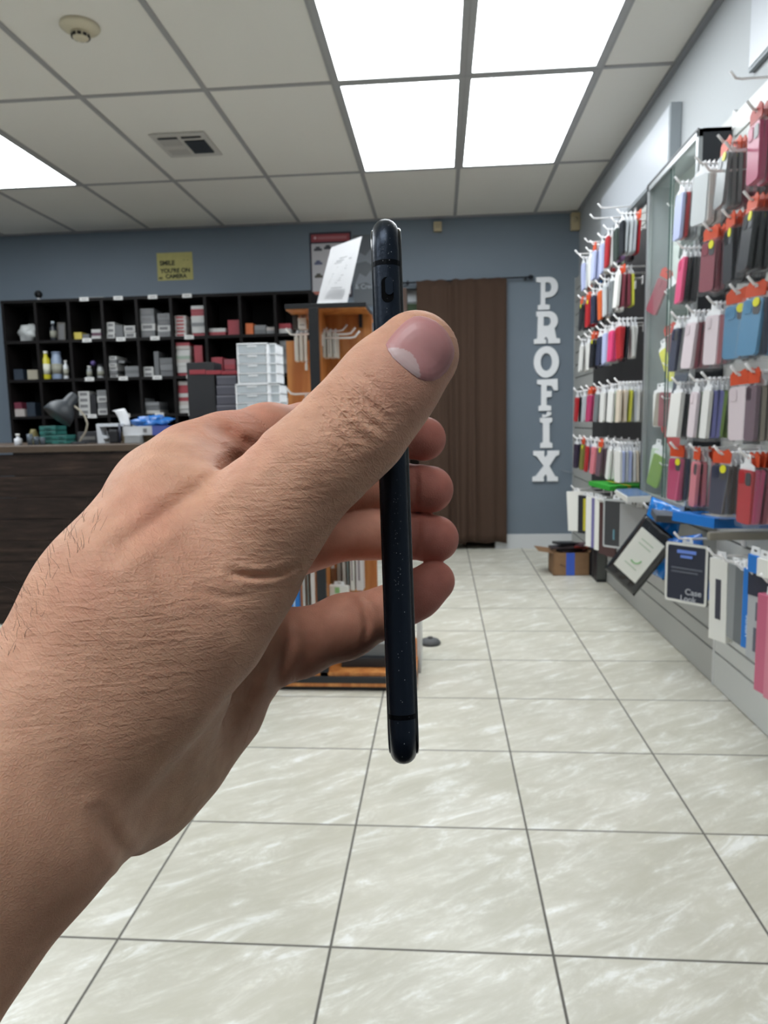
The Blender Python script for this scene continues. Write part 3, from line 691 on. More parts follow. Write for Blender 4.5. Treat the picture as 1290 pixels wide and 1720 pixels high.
# big bags: blue shiny bag, black and white pack
blue_film = mat('blue_film', '1f7fd6', .16, coat=.5)
def crumpled(name, label, cat, x, y, z, w, h, t, m, rot, seed=0, amp=.006, prints=None):
    rnd = random.Random(seed); bm = bmesh.new(); nu, nv = 18, 26; g = {}
    for s in (-1, 1):
        for i in range(nu + 1):
            for j in range(nv + 1):
                a, c = i / nu, j / nv
                edge = min(a, 1 - a, c, 1 - c); puff = min(1, edge * 6) ** .6
                wv = amp * (math.sin(a * 9 + c * 14 + seed) + .6 * math.sin(a * 23 - c * 17 + seed * 2) + rnd.uniform(-.3, .3)) * (1 if edge > 0 else 0)
                if edge == 0 and s == 1: g[s, i, j] = g[-1, i, j]; continue
                g[s, i, j] = bm.verts.new((s * t / 2 * puff + wv * .6, (a - .5) * w, -c * h))
    for s in (-1, 1):
        for i in range(nu):
            for j in range(nv):
                f = bm.faces.new((g[s, i, j], g[s, i + 1, j], g[s, i + 1, j + 1], g[s, i, j + 1])); f.smooth = True
    bmesh.ops.recalc_face_normals(bm, faces=bm.faces)
    r = empty(name, (x, y, z), label, cat, rot=rot)
    me = bpy.data.meshes.new('wrapping'); bm.to_mesh(me); bm.free(); me.materials.append(m)
    o = bpy.data.objects.new('wrapping', me); COL.objects.link(o); o.parent = r
    for (y0, y1, z0, z1, mm, nm) in prints or []:
        b = MB(); b.box(-t / 2 - .008, -t / 2 - .002, y0, y1, z0, z1, bev=.001); b.build(nm, mm, r)
    return r
crumpled('blue_bag', 'shiny bright blue plastic pack with folds behind the navy pack', 'bag', .90, 2.93, .70, .17, .30, .035, blue_film, (.25, .05, .55), 3, .009)
crumpled('blue_bag', 'shiny blue plastic pack bulging under the tilted black pack', 'bag', .90, 2.72, .60, .15, .24, .03, mat('blue_film2', '2b74d0', .2, coat=.5), (-.25, .05, .6), 7, .009)
crumpled('tablet_pack', 'black pack with a white green-marked label hanging tilted beside the blue bags', 'accessory pack', .86, 2.86, .612, .165, .30, .022, mat('black_film', '24262a', .25, coat=.4), (.62, .0, .85), 5, .002,
         prints=[(-.058, .058, -.245, -.045, mat('label_white', 'e6e8e0', .5), 'label'), ])
lab = bpy.data.objects['tablet_pack']
b = MB(); b.tube([(-.021, .024 * math.cos(a), -.155 + .026 * math.sin(a)) for a in [math.radians(180 + 15 * k) for k in range(9)]], .0028, 6); b.build('green_mark', mat('mark_green', '86b87e', .6), lab)
for zz in (-.08, -.10, -.20):
    b = MB(); b.box(-.0205, -.0195, -.03, .03, zz - .002, zz + .002); b.build('print_line', mat('mark_pale', 'b4c4ae', .6), lab)
blister('tablet_pack', 'charcoal pack in clear plastic hanging left of the tilted black pack', 'accessory pack', 3.55, .66, .13, .25, .02, mat('pack_char', '3b3d40', .4), rz=.75, x=.85, frame=mat('pack_clear_edge', 'b8bcbd', .3), front=[(.0, .008, -.21, -.16, mat('print_teal', '6a96a4', .5))], lm=None)
for k, (y, x) in enumerate(((3.36, .86), (3.30, .90), (3.22, .87))):
    blister('clear_pack', 'silvery clear pack right of the charcoal pack, %s of three' % ORD[k], 'accessory pack', y, .66, .10, .22, .014, mat('pack_silver', 'b6b8b8', .25, .3), rz=.5, x=x, group='silvery packs')
r = empty('flat_box', (.855, 3.30, .694), 'flat pale blue topped box resting on the silvery packs', 'box', rot=(0, -.04, -.08))
b = MB(); b.box(-.045, .055, -.16, .16, -.014, .012); b.build('carton', W_, r, bevel=.001)
b = MB(); b.box(-.042, .052, -.155, .155, .012, .015); b.build('lid', mat('lid_blue', '4d6c92', .25), r)
# far lower things
r = empty('flat_box', (.93, 3.78, .695), 'flat bright green box under the far case packs', 'box', rot=(0, 0, .12))
b = MB(); b.box(-.12, .11, -.16, .16, -.012, .012); b.build('carton', mat('box_green', '2f9a32', .5), r, bevel=.001)
b = MB(); b.box(-.03, -.015, -.162, .162, -.013, .013); b.build('yellow_band', mat('band_yellow', 'c9b93c', .5), r)
blister('white_pack', 'tall plain white pack, leftmost of the low far packs', 'accessory pack', 4.72, .585, .13, .27, .02, W_, rz=.95, x=.875, tilt=-.06)
blister('cable_pack', 'black pack with yellow stripe beside the tall white pack', 'accessory pack', 4.50, .58, .10, .25, .016, K_, rz=.7, x=.89, front=[(-.012, .008, -.23, -.03, mat('stripe_yellow', 'b9b02e', .5), 'stripe')])
for k, (y, x, m) in enumerate(((4.26, .875, W_), (4.20, .895, mat('pack_violet', '6e6a9c', .4)), (4.14, .90, W_), (4.02, .90, mat('pack_brown', '4a3030', .4)), (3.94, .92, mat('pack_brown', '4a3030', .4)))):
    blister('slim_pack', '%s slim pack between the striped pack and the charcoal pack, %s from left' % (('white', 'violet', 'white', 'dark brown', 'dark brown')[k], ORD[k]), 'accessory pack', y, .60, .08, .31, .012, m, rz=.45, x=x, group='slim far packs')
for k, y in enumerate((4.72, 4.50, 4.2, 3.98, 3.55, 3.3, 3.06)):
    hook(SX, y, .59 if y > 3.7 else .665, .21, 'low white hook under the far rack, %s counted towards the viewer' % ORD[k], group='low far hooks')
for k, (y, c, n) in enumerate(((4.80, K_, 'black'), (4.66, mat('dk', '1b1c1f', .5), 'dark'))):
    r = empty('floor_carton', (1.018, y, 0.0), '%s narrow carton on the floor right of the cardboard box, %s of two' % (n, ORD[k]), 'box', 'cartons under the slim packs')
    b = MB(); b.box(-.028, .030, -.06, .06, 0, .28); b.build('carton', c, r, bevel=.002)
    b = MB(); b.box(-.029, .026, -.061, -.0605, .02, .25); b.build('spine_label', mat('spine_grey', '50524f', .5), r)
# cardboard box on the floor
def floor_box():
    r = empty('cardboard_box', (.862, 4.90, 0), 'small open cardboard box with blue tape on the floor under the letters', 'box', rz=.02)
    cb = mat('cardboard', '8a6a4c', .8, vary=.06, vscale=30); b = MB()
    w, d, h, t = .118, .10, .155, .004
    b.box(-w, w, -d, -d + t, .001, h); b.box(-w, w, d - t, d, .001, h); b.box(-w, -w + t, -d, d, .001, h); b.box(w - t, w, -d, d, .001, h); b.box(-w, w, -d, d, .001, .006)
    b.build('carton', cb, r)
    def flap(M, x0, x1, L):
        b = MB(); b.box(x0, x1, -L, 0, -.002, .002, M); b.build('flap', cb, r)
    flap(Matrix.Translation((-w, 0, h)) @ Matrix.Rotation(-PI / 2, 4, 'Z') @ Matrix.Rotation(-.15, 4, 'X'), -d, d, .10)
    flap(Matrix.Translation((w, 0, h)) @ Matrix.Rotation(PI / 2, 4, 'Z') @ Matrix.Rotation(-.9, 4, 'X'), -d, d, .05)
    b = MB(); b.box(-.034, .022, -d - .0012, -d, .002, h); b.build('blue_tape', mat('tape_blue', '3d5fc0', .4), r)
    b = MB(); b.tube([(x, -d - .0015, .075 - .02 * math.cos(x * 22)) for x in [-.075 + .15 * k / 12 for k in range(13)] if not -.036 < x < .024][:4], .0022, 6); b.build('curved_mark', mat('mark_brown', '4a3626', .7), r)
    rnd = random.Random(2)
    for k in range(7):
        c = ['4a2530', '6a3038', '2a2426', 'a8442c', '3a3034', '55303a', '26262a'][k]
        q = empty('phone_case_pack', (.862 + rnd.uniform(-.05, .05), 4.90 + rnd.uniform(-.03, .03), .135 + k * .012), '%s case lying in the floor box, %s from the bottom' % (('maroon', 'dull red', 'black', 'rust', 'charcoal', 'plum', 'dark grey')[k], ORD[k]), 'phone case', 'cases lying in the cardboard box', rot=(rnd.uniform(-.06, .06), PI / 2 + rnd.uniform(-.08, .08), rnd.uniform(-.5, .9)))
        o = part(MS['box'], 'case_box', tone_mat(c), q); o.location = (0, 0, .10)
        o = part(MS['header'], 'header_card', [orange, redcard, tabw][k % 3], q); o.location = (0, 0, .10)
floor_box()
# ------------------------------------------------------------------ dark shelving unit against the back wall
SYF, SYB = 5.50, 5.845
sh_m = mat('shelf_black_brown', '110e0e', .6, vary=.15, vscale=12)
XS = [-3.375, -3.112, -2.846, -2.578, -2.306, -2.036, -1.770, -1.500, -1.230, -.962]
ZS = [.05, .26, .55, .84, 1.130, 1.415, 1.712, 2.020]
r = empty('shelving_unit', (-2.17, SYF, 0), 'large black-brown cubby shelving unit against the blue wall', 'shelving unit')
ox, oy = -2.17, SYF
tk = .011
for i, x in enumerate(XS):
    b = MB(); b.box(x - ox - tk, x - ox + tk, 0, SYB - SYF, 0, 2.03); b.build('side_panel' if i in (0, 9) else 'divider', sh_m, r)
for i, z in enumerate(ZS):
    b = MB(); b.box(XS[0] - ox - .012, XS[-1] - ox + .012, -.001, SYB - SYF, z - tk, z + tk); b.build('shelf_board', sh_m, r)
b = MB(); b.box(XS[0] - ox, XS[-1] - ox, SYB - SYF - .008, SYB - SYF, 0, 2.02); b.build('back_panel', mat('shelf_back', '080808', .9), r)
tagm = mat('shelf_tag', 'cfcfcd', .5); tagi = mat('tag_ink', '77787a', .7)
for zi in (4, 5, 6, 7):
    for ci in range(2, 6):
        x = (XS[ci] + XS[ci + 1]) / 2 - ox + .0
        b = MB(); b.box(x - .036, x + .036, -.004, -.001, ZS[zi] - .013, ZS[zi] + .016); o = b.build('shelf_tag', tagm, r)
        b = MB(); b.box(x - .022, x + .020, -.0048, -.004, ZS[zi] - .002, ZS[zi] + .003); b.build('tag_line', tagi, o)

def px_box(name, label, cat, u0, v0, u1, v1, Y, depth, m, zb=None, group=None, extra=None, bev=.002, rz=0.0):
    """box whose front face spans the given photo rectangle at depth Y"""
    c = ray_at((u0 + u1) / 2, (v0 + v1) / 2, 1, Y)
    w = (ray_at(u1, (v0 + v1) / 2, 1, Y) - ray_at(u0, (v0 + v1) / 2, 1, Y)).x
    h = (ray_at((u0 + u1) / 2, v0, 1, Y) - ray_at((u0 + u1) / 2, v1, 1, Y)).z
    z = c.z - h / 2 if zb is None else zb
    r = empty(name, (c.x, Y, z), label, cat, group, rz=rz)
    b = MB(); b.box(-w / 2, w / 2, 0, depth, 0, h); b.build('carton', m, r, bevel=bev)
    if extra: extra(r, w, h, depth)
    return r, w, h
CUB = ['left end', 'second', 'third', 'fourth', 'fifth', 'sixth', 'seventh', 'eighth', 'ninth']
ROWN = {6: 'top', 5: 'second', 4: 'third'}
bw = mat('box_white', 'b4b4b2', .5); bg = mat('box_grey', '626466', .6); bg2 = mat('box_grey2', '77797b', .6); br = mat('box_red', '8e2e38', .5); bwr = mat('box_offwhite', 'a9a29e', .5)
bo = mat('box_orange', 'c0602c', .5); bbe = mat('box_beige', '9a9484', .6); byel = mat('box_yellow', 'b9a94a', .5); bbl = mat('box_darkblue', '26303c', .5)
def label_strip(m, f0=.25, f1=.75):
    def f(r, w, h, d):
        b = MB(); b.box(-w * .38, w * .38, -.001, .0, h * f0, h * f1); b.build('printed_label', m, r)
    return f
pr = mat('print_dim', '6e6e70', .7); prr = mat('print_red', '98323a', .6)
used_lab = {}
def stack(ci, zi, u0, u1, v0, v1, n, mats_, what, depth=.19, tilt=0.0, strip=None):
    """n flat boxes stacked in a cubby, each its own box"""
    z0 = ZS[zi] + tk; Y = SYF + .03
    zt = ray_at((u0 + u1) / 2, v0, 1, Y).z
    xa = ray_at(u0, (v0 + v1) / 2, 1, Y).x; xb = ray_at(u1, (v0 + v1) / 2, 1, Y).x
    zb = z0 if abs(ray_at(u0, v1, 1, Y).z - z0) < .05 else ray_at(u0, v1, 1, Y).z
    xa = max(xa, XS[ci] + tk + .001); xb = min(xb, XS[ci + 1] - tk - .001)
    zt = min(zt, ZS[zi + 1] - tk - .003)
    h = (zt - zb) / n; rn = random.Random(int(u0) * 7 + zi)
    side = 'left' if (xa + xb) / 2 < (XS[ci] + XS[ci + 1]) / 2 - .03 else 'right' if (xa + xb) / 2 > (XS[ci] + XS[ci + 1]) / 2 + .03 else 'middle'
    lab0 = '%s stacked %s of %s cubby, %s row' % (what, side, CUB[ci], ROWN[zi])
    for k in range(n):
        w = (xb - xa); dx = rn.uniform(-.003, .003)
        lb = lab0.replace('stacked', 'box') + (', %s from the bottom' % ORD[k] if n > 1 else '')
        r_ = empty('small_box', ((xa + xb) / 2, Y + rn.uniform(0, .012), zb + k * h), lb, 'box', 'small boxes in the shelving unit')
        b = MB(); b.box(-w / 2 + .001, w / 2 - .001, 0, depth, 0, h - .0006); b.build('carton', mats_[k % len(mats_)], r_)
        if strip:
            b = MB(); b.box(-w * .36, w * .30, -.0008, 0, h * .25, h * .75); b.build('printed_label', strip, r_)
S = stack
# top row
S(2, 6, 120, 137, 558, 569, 1, [byel], 'yellow'); S(2, 6, 138, 149, 561, 569, 1, [bg], 'grey flat'); S(2, 6, 153, 169, 553, 569, 3, [bw, mat('box_plum', '5a3a4c', .5)], 'white and plum')
S(3, 6, 173, 192, 541, 567, 3, [bw], 'white', strip=pr); S(3, 6, 193, 206, 546, 567, 1, [bg], 'dark grey'); S(3, 6, 208, 227, 547, 567, 2, [bw], 'small white', strip=pr)
S(4, 6, 235, 259, 518, 565, 4, [bg, bw, bg2], 'grey', strip=pr); S(4, 6, 264, 285, 526, 563, 4, [bg2, bw, bg], 'mid grey', strip=pr)
S(5, 6, 290, 312, 530, 561, 6, [bw, bwr], 'white and red-edged', strip=prr); S(5, 6, 321, 343, 513, 560, 9, [br, bw, bw, bg2, bw, bw, br, br, bw], 'red and white')
S(6, 6, 350, 378, 551, 560, 2, [br, bw], 'flat white and red'); S(6, 6, 382, 404, 537, 558, 1, [br], 'dull red')
S(7, 6, 412, 425, 543, 556, 1, [bo], 'orange'); S(7, 6, 427, 446, 546, 556, 2, [bg, bg2], 'grey flat'); S(7, 6, 447, 463, 549, 555, 2, [bg2, bwr], 'off-white flat')
S(8, 6, 468, 488, 543, 556, 2, [bw, br], 'white red-topped'); S(8, 6, 497, 516, 526, 557, 4, [bw, bw, bg2, bw], 'white tall', strip=pr)
# second row
S(0, 5, 22, 38, 620, 635, 1, [bbl], 'dark blue'); S(0, 5, 45, 62, 621, 635, 1, [bbe], 'small beige')
S(3, 5, 178, 196, 598, 631, 6, [bw, bg, bw], 'white ribbed', strip=pr); S(3, 5, 209, 233, 615, 629, 3, [bg2, bg], 'flat grey')
S(4, 5, 237, 257, 616, 630, 2, [bw], 'white', strip=pr); S(4, 5, 258, 266, 590, 628, 1, [bg], 'tall grey'); S(4, 5, 268, 290, 601, 628, 3, [bg, bg2], 'slate')
S(5, 5, 295, 319, 575, 628, 10, [br, bw, bw, bw, bwr, mat('box_greenish', '8a9a8c', .5), bw, bw, bwr, br], 'red and white'); S(5, 5, 326, 340, 580, 626, 4, [br], 'dull red')
S(6, 5, 355, 374, 600, 626, 3, [br], 'dull red'); S(6, 5, 376, 395, 603, 626, 3, [mat('box_red2', '86404a', .5), br], 'dusky red')
S(8, 5, 470, 490, 572, 628, 7, [bg, bg, bg2, bg], 'charcoal'); S(8, 5, 497, 514, 590, 628, 4, [bg, bg2], 'grey')
# third row
S(0, 4, 19, 41, 687, 697, 1, [bwr], 'off-white'); S(0, 4, 19, 36, 676, 687, 2, [mat('box_wine', '6a2c3c', .5)], 'wine red'); S(0, 4, 44, 58, 676, 697, 1, [bbl], 'dark blue')
S(2, 4, 131, 150, 657, 690, 4, [bw], 'white', strip=pr); S(2, 4, 163, 181, 655, 692, 4, [bw, bg2], 'white and grey', strip=pr); S(2, 4, 151, 161, 662, 690, 1, [mat('box_blk', '1c1c20', .5)], 'black')
S(4, 4, 213, 237, 669, 693, 4, [bg], 'dark grey'); S(4, 4, 243, 267, 675, 693, 3, [bw, bg, bg2], 'grey and white') 
S(5, 4, 272, 293, 662, 692, 4, [bw, bg2, bg, bg], 'grey'); S(5, 4, 298, 316, 640, 692, 8, [bw, bw, bwr, br, bw, br, br, bwr], 'red and white')
S(8, 4, 472, 490, 668, 690, 2, [bo, bw], 'white and orange'); 
# other things in the cubbies
lump('plastic_bag', 'crumpled white plastic bag in the top left cubby of the shelving unit', 'bag', (-3.245, 5.64, ZS[6] + tk), (.195, .16, .15), mat('bag_white', 'b4b7b7', .45), 9)
def bottle(name, label, x, y, z, rr, h, m, capm, cap=.02, cat='bottle', neck=.5):
    r = empty(name, (x, y, z), label, cat)
    b = MB(); b.lathe([(0, 0), (rr * .95, 0), (rr, .004), (rr, h * .78), (rr * neck, h * .9), (rr * neck, h - .001), (0, h - .001)], n=20); b.build('body', m, r)
    b = MB(); b.lathe([(0, h), (rr * neck * 1.15, h), (rr * neck * 1.15, h + cap), (0, h + cap)], n=16); b.build('cap', capm, r)
    b = MB(); b.lathe([(rr + .0008, h * .2), (rr + .0008, h * .6)], n=20); 
    bm = b.bm; b.build('label_band', mat('band_' + m.name, '8c8c80', .6) if name != 'spray_can' else mat('band_can', 'cfd0c0', .5), r)
    return r
wcap = mat('cap_white', 'd8d8d4', .4)
z5 = ZS[5] + tk; z6 = ZS[6] + tk
bottle('spray_can', 'yellow spray can in the second row of the shelving unit', ray_at(77, 610, 1, 5.57).x, 5.57, z5, .034, .20, mat('can_yellow', 'c2b82c', .4), wcap, .02)
bottle('spray_bottle', 'blue-grey bottle right of the yellow spray can', ray_at(95.5, 610, 1, 5.57).x, 5.57, z5, .040, .20, mat('bottle_bluegrey', '8796ac', .4), mat('cap_blue', '75839a', .4), .012, neck=.8)
bottle('bottle', 'small white bottle right of the blue-grey bottle', ray_at(110, 610, 1, 5.55).x, 5.55, z5, .020, .128, mat('bottle_white', 'c8ccce', .4), wcap, .015)
bottle('bottle', 'slim grey bottle in the third cubby of the second row', ray_at(150, 620, 1, 5.56).x, 5.56, z5, .020, .088, mat('bottle_grey', '8b8f8f', .4), wcap, .008, neck=.7)
bottle('bottle', 'short white jar right of the slim grey bottle', ray_at(169, 620, 1, 5.56).x, 5.56, z5, .026, .09, mat('jar_white', 'a8abab', .4), mat('cap_dark', '333338', .4), .012, neck=.8)
bottle('bottle', 'dark bottle with pale top in the second cubby of the top row', ray_at(89, 550, 1, 5.60).x, 5.60, z6, .024, .135, mat('bottle_dark', '20262e', .3), mat('cap_pale', 'a9b4bd', .3), .02)
r = empty('purple_ball', (ray_at(156, 604, 1, 5.6).x, 5.60, z5 + .12), 'small purple gadget on a stalk behind the slim grey bottle', 'gadget')
b = MB(); bmesh.ops.create_uvsphere(b.bm, u_segments=16, v_segments=10, radius=.021); b.build('head', mat('purple', '54467c', .5), r, smooth=True)
b = MB(); b.cyl((0, 0, -.12), (0, 0, -.015), .004); b.cyl((0, 0, -.12), (0, 0, -.112), .02); b.build('stand', sh_m, r)
r = empty('picture_frame', (ray_at(102, 548, 1, 5.62).x, 5.62, z6), 'dark leaning frame beside the dark bottle, top row', 'frame', rot=(-.12, 0, .2))
b = MB(); b.prism([(-.03, 0), (.03, 0), (.03, .15), (-.03, .15)], [[(-.022, .01), (.022, .01), (.022, .14), (-.022, .14)]], 'y', -.005, .005); b.build('frame', mat('frame_dark', '3a3428', .5), r)
b = MB(); b.box(-.022, .022, -.001, .003, .01, .14); b.build('picture', mat('frame_pic', '1c1e22', .4), r)
r = empty('flat_tray', (ray_at(197, 595, 1, 5.62).x, 5.62, z5 + .128), 'grey lid lying slanted over the white ribbed boxes', 'tray', rot=(0, .06, 0))
b = MB(); b.box(-.06, .08, -.06, .06, 0, .006); b.build('lid', bg2, r, bevel=.001); b = MB(); b.box(-.06, .08, -.06, -.054, -.012, 0); b.build('rim', bg2, r)
r = empty('web_camera', (ray_at(65, 500, 1, 5.60).x, 5.60, 2.031), 'small black ball camera on a white foot on top of the shelving unit', 'camera')
b = MB(); b.lathe([(0, 0), (.032, 0), (.030, .008), (.012, .014), (.010, .035), (0, .035)], n=20); b.build('foot', mat('foot_white', 'b9bcbd', .4), r)
b = MB(); bmesh.ops.create_uvsphere(b.bm, u_segments=20, v_segments=14, radius=.030, matrix=Matrix.Translation((0, 0, .056))); b.build('head', mat('ball_black', '101114', .35), r, smooth=True)
b = MB(); b.cyl((0, -.031, .056), (0, -.026, .056), .012); b.build('lens', mat('lens_black', '05060a', .1), r)
for u in (155, 168):
    px_box('small_box', '%s scrap of white packing on top of the shelving unit' % ('left' if u == 155 else 'right'), 'box', u - 6, 496, u + 5, 500, 5.58, .05, bw, zb=2.031, bev=0)

# ------------------------------------------------------------------ counter
CY0, CY1, CZ = 3.60, 4.45, .955
def plank_material():
    m = bpy.data.materials.new('dark_planks'); m.use_nodes = True; nt = m.node_tree; N = nt.nodes.new; K = nt.links.new; bb = nt.nodes['Principled BSDF']
    p = world_vec(nt); mp = N('ShaderNodeMapping'); mp.inputs['Scale'].default_value = (1.6, 1, 16); K(p, mp.inputs['Vector'])
    n = N('ShaderNodeTexNoise'); n.inputs['Scale'].default_value = 2.2; n.inputs['Detail'].default_value = 8; n.inputs['Roughness'].default_value = .7; K(mp.outputs['Vector'], n.inputs['Vector'])
    r = N('ShaderNodeValToRGB'); e = r.color_ramp.elements; e[0].position = .35; e[0].color = lin('1c1512'); e[1].position = .72; e[1].color = lin('4a3a30'); x = e.new(.55); x.color = lin('2e2420')
    K(n.outputs['Fac'], r.inputs['Fac']); K(r.outputs['Color'], bb.inputs['Base Color']); bb.inputs['Roughness'].default_value = .7; bb.inputs['Specular IOR Level'].default_value = .2
    return m
sh_m.node_tree.nodes['Principled BSDF'].inputs['Specular IOR Level'].default_value = .2
planks = plank_material()
r = empty('service_counter', (-2.8, CY0, 0), 'long dark wooden plank counter on the left', 'counter')
for k in range(8):
    z0 = .005 + k * .1135
    b = MB(); b.box(-1.85, 1.55, 0, .022, z0, z0 + .111); b.build('front_plank', planks, r, bevel=.002)
b = MB(); b.box(-1.85, 1.57, -.012, CY1 - CY0, CZ - .035, CZ); b.build('worktop', mat('worktop_brown', '4a3c30', .45, vary=.15, vscale=10), r, bevel=.003)
b = MB(); b.box(1.53, 1.552, .022, CY1 - CY0 - .02, 0, CZ - .035); b.box(-1.85, -1.828, .022, CY1 - CY0 - .02, 0, CZ - .035); b.build('end_panel', planks, r)

# things on the counter
Yc = 3.78
def on_counter(u, Y=Yc): return ray_at(u, 745, 1, Y).x
r = empty('pump_bottle', (on_counter(31), Yc, CZ), 'short white bottle near the left end of the counter', 'bottle')
b = MB(); b.lathe([(0, 0), (.018, 0), (.020, .003), (.020, .034), (.008, .042), (.008, .05), (0, .05)], n=20); b.build('body', mat('pump_white', 'c4c7cc', .4), r)
b = MB(); b.lathe([(0, .05), (.011, .05), (.011, .062), (0, .062)], n=14); b.build('cap', wcap, r)
r = empty('tape_roll', (on_counter(49), Yc + .05, CZ), 'olive cone shaped object beside the short white bottle', 'object', rz=.3)
b = MB(); b.lathe([(0, 0), (.036, 0), (.033, .02), (.018, .072), (.012, .085), (0, .085)], n=14); b.build('body', mat('olive', '6a6238', .6), r)
for k, (u, h) in enumerate(((56, .06), (63, .045), (70, .04))):
    r = empty('drinking_glass', (on_counter(u), Yc - .03 + .02 * k, CZ), 'small dark glass vessel right of the olive cone, %s of three' % ORD[k], 'glass', 'dark glasses on the counter')
    b = MB(); b.lathe([(0, 0), (.013, 0), (.016, h), (.0145, h), (.012, .004), (0, .004)], n=16); b.build('vessel', mat('smoky_glass', '59646e', .1, alpha=.6), r)
teal = mat('teal_bin', '2f6e68', .45)
for k in range(4):
    r = empty('parts_bin', (on_counter(91, 3.95), 3.95, CZ + k * .026), 'teal parts bin in the tall stack on the counter, %s from the bottom' % ORD[k], 'bin', 'teal bins')
    b = MB(); b.box(-.047, .047, -.06, .06, 0, .022); b.build('tray', teal, r, bevel=.002); b = MB(); b.box(-.02, .02, -.064, -.06, .008, .014); b.build('handle', mat('teal_dark', '1f4a48', .5), r)
for k in range(2):
    r = empty('parts_bin', (on_counter(112, 3.95), 3.95, CZ + k * .026), 'teal parts bin in the low stack on the counter, %s from the bottom' % ORD[k], 'bin', 'teal bins')
    b = MB(); b.box(-.03, .03, -.06, .06, 0, .022); b.build('tray', teal, r, bevel=.002); b = MB(); b.box(-.012, .012, -.064, -.06, .008, .014); b.build('handle', mat('teal_dark'), r)
# desk lamp with gooseneck
r = empty('desk_lamp', (on_counter(133, 3.85), 3.85, CZ), 'dark desk lamp with a pale bent neck on the counter', 'lamp')
P0 = Vector((on_counter(133, 3.85), 3.85, CZ))
pp = [ray_at(u, v, 1, 3.85) - P0 for u, v in ((133, 750), (136, 738), (144, 725), (147, 712), (143, 700), (135, 690), (125, 682))]
b = MB(); b.lathe([(0, 0), (.045, 0), (.042, .01), (0, .012)], n=24); b.build('base', mat('lamp_dark', '2a2e33', .45), r)
b = MB(); b.tube([(0, 0, .01)] + pp[1:], .0055, 10); b.build('neck', mat('neck_beige', 'a39c8c', .5), r)
hc = ray_at(104, 690, 1, 3.83) - P0; tip = ray_at(125, 665, 1, 3.88) - P0
axd = (Vector(tip) - Vector(hc)).normalized(); Mh = Matrix.Translation(hc) @ axd.to_track_quat('Z', 'Y').to_matrix().to_4x4()
b = MB(); b.lathe([(.078, -.045), (.082, -.043), (.074, .0), (.055, .03), (.034, .05), (.030, .10), (.024, .115), (0, .118)], Mh, 28); b.build('shade', mat('lamp_shade_dark', '30353a', .5), r)
# white open tray, device, receipt, boxes
r = empty('tablet_stand', (on_counter(185, 3.9), 3.9, CZ), 'white open sided stand leaning on the counter', 'stand')
g = lambda u, v: (ray_at(u, v, 1, 3.9).x - ray_at(185, 745, 1, 3.9).x, ray_at(u, v, 1, 3.9).z - CZ)
b = MB(); b.prism([g(165, 712), g(207, 711), g(207, 716), g(171, 717), g(176, 732), g(184, 733), g(185, 737), g(178, 737), g(183, 749), g(169, 750)], [], 'y', -.03, .05); b.build('frame', mat('stand_white', 'c9ced4', .4), r, bevel=.002)
b = MB(); b.box(g(173, 0)[0], g(204, 0)[0], .03, .034, .03, .11); b.build('panel', mat('stand_grey', '8d949a', .5), r)
r = empty('card_reader', (on_counter(192, 3.84), 3.84, CZ), 'small black rounded device in front of the white stand', 'card reader', rz=.2)
b = MB(); b.box(-.025, .025, -.012, .012, 0, .075, bev=.01); b.build('body', mat('reader_black', '1f2024', .4), r, smooth=False)
b = MB(); b.tube([(.03, 0, 0), (.033, 0, .06), (.03, .01, .105)], .006, 8); b.build('stylus', mat('stylus_dark', '343848', .4), r)
r, w, h = px_box('cardboard_box', 'beige cardboard box on the counter under the label box', 'box', 205, 730, 258, 749, 3.9, .2, mat('box_kraft', '7d6f56', .7), zb=CZ)
r, w, h = px_box('dark_carton', 'dark grey box on the counter right of the lamp base', 'box', 131, 731, 164, 750, 3.98, .12, mat('box_dgrey', '46474c', .6), zb=CZ, extra=label_strip(mat('strip_g', '8a8a88', .6), .3, .6))
r, w, h = px_box('label_box', 'white box with blue end on top of the cardboard box', 'box', 206, 716, 281, 731, 3.86, .12, mat('lb_white', 'bfc1c4', .5))
b = MB(); b.box(w / 2 - .085, w / 2 + .001, -.001, .121, -.001, h + .001); b.build('blue_end', mat('lb_blue', '4d5aa0', .5), r)
b = MB(); b.box(-.01, .01, -.0018, 0, h * .3, h * .75); b.build('printed_label', pr, r)
r, w, h = px_box('clear_box', 'small translucent tub in front of the cardboard box', 'tub', 209, 731, 234, 743, 3.82, .06, mat('tub_clear', 'b4b8ba', .2, alpha=.7), extra=lambda r, w, h, d: MB().box(-w / 2 - .002, w / 2 + .002, -.002, d + .002, h, h + .004).build('lid', mat('tub_lid', 'cfd2d4', .4), r))
r.location.z = CZ + .0; 
bm = bmesh.new(); n = 10; V = []
c0 = ray_at(190, 690, 1, 3.93); c1 = ray_at(213, 716, 1, 3.93); wv = ray_at(208, 690, 1, 3.93).x - c0.x
for k in range(n + 1):
    t = k / n; x = c0.x + (c1.x - c0.x) * (t ** .75) * .75; z = c0.z + .006 * math.sin(t * 3) + (c1.z - .0 - c0.z) * (t ** 1.25)
    V.append((bm.verts.new((x, 3.92 - .02 * t, z)), bm.verts.new((x + wv * (1 - .2 * t), 3.93 - .02 * t, z + .012 * (1 - t)))))
for a, c in zip(V, V[1:]): bm.faces.new((a[0], a[1], c[1], c[0])).smooth = True
me = bpy.data.meshes.new('receipt'); bm.to_mesh(me); bm.free(); me.materials.append(mat('receipt_paper', 'd8dadd', .6)); o = bpy.data.objects.new('paper_receipt', me); COL.objects.link(o)
md = o.modifiers.new('s', 'SOLIDIFY'); md.thickness = .0006
tag(o, 'curling white paper receipt sticking up behind the label box', 'receipt')
cb_ = ray_at(253, 716, 1, 3.9)
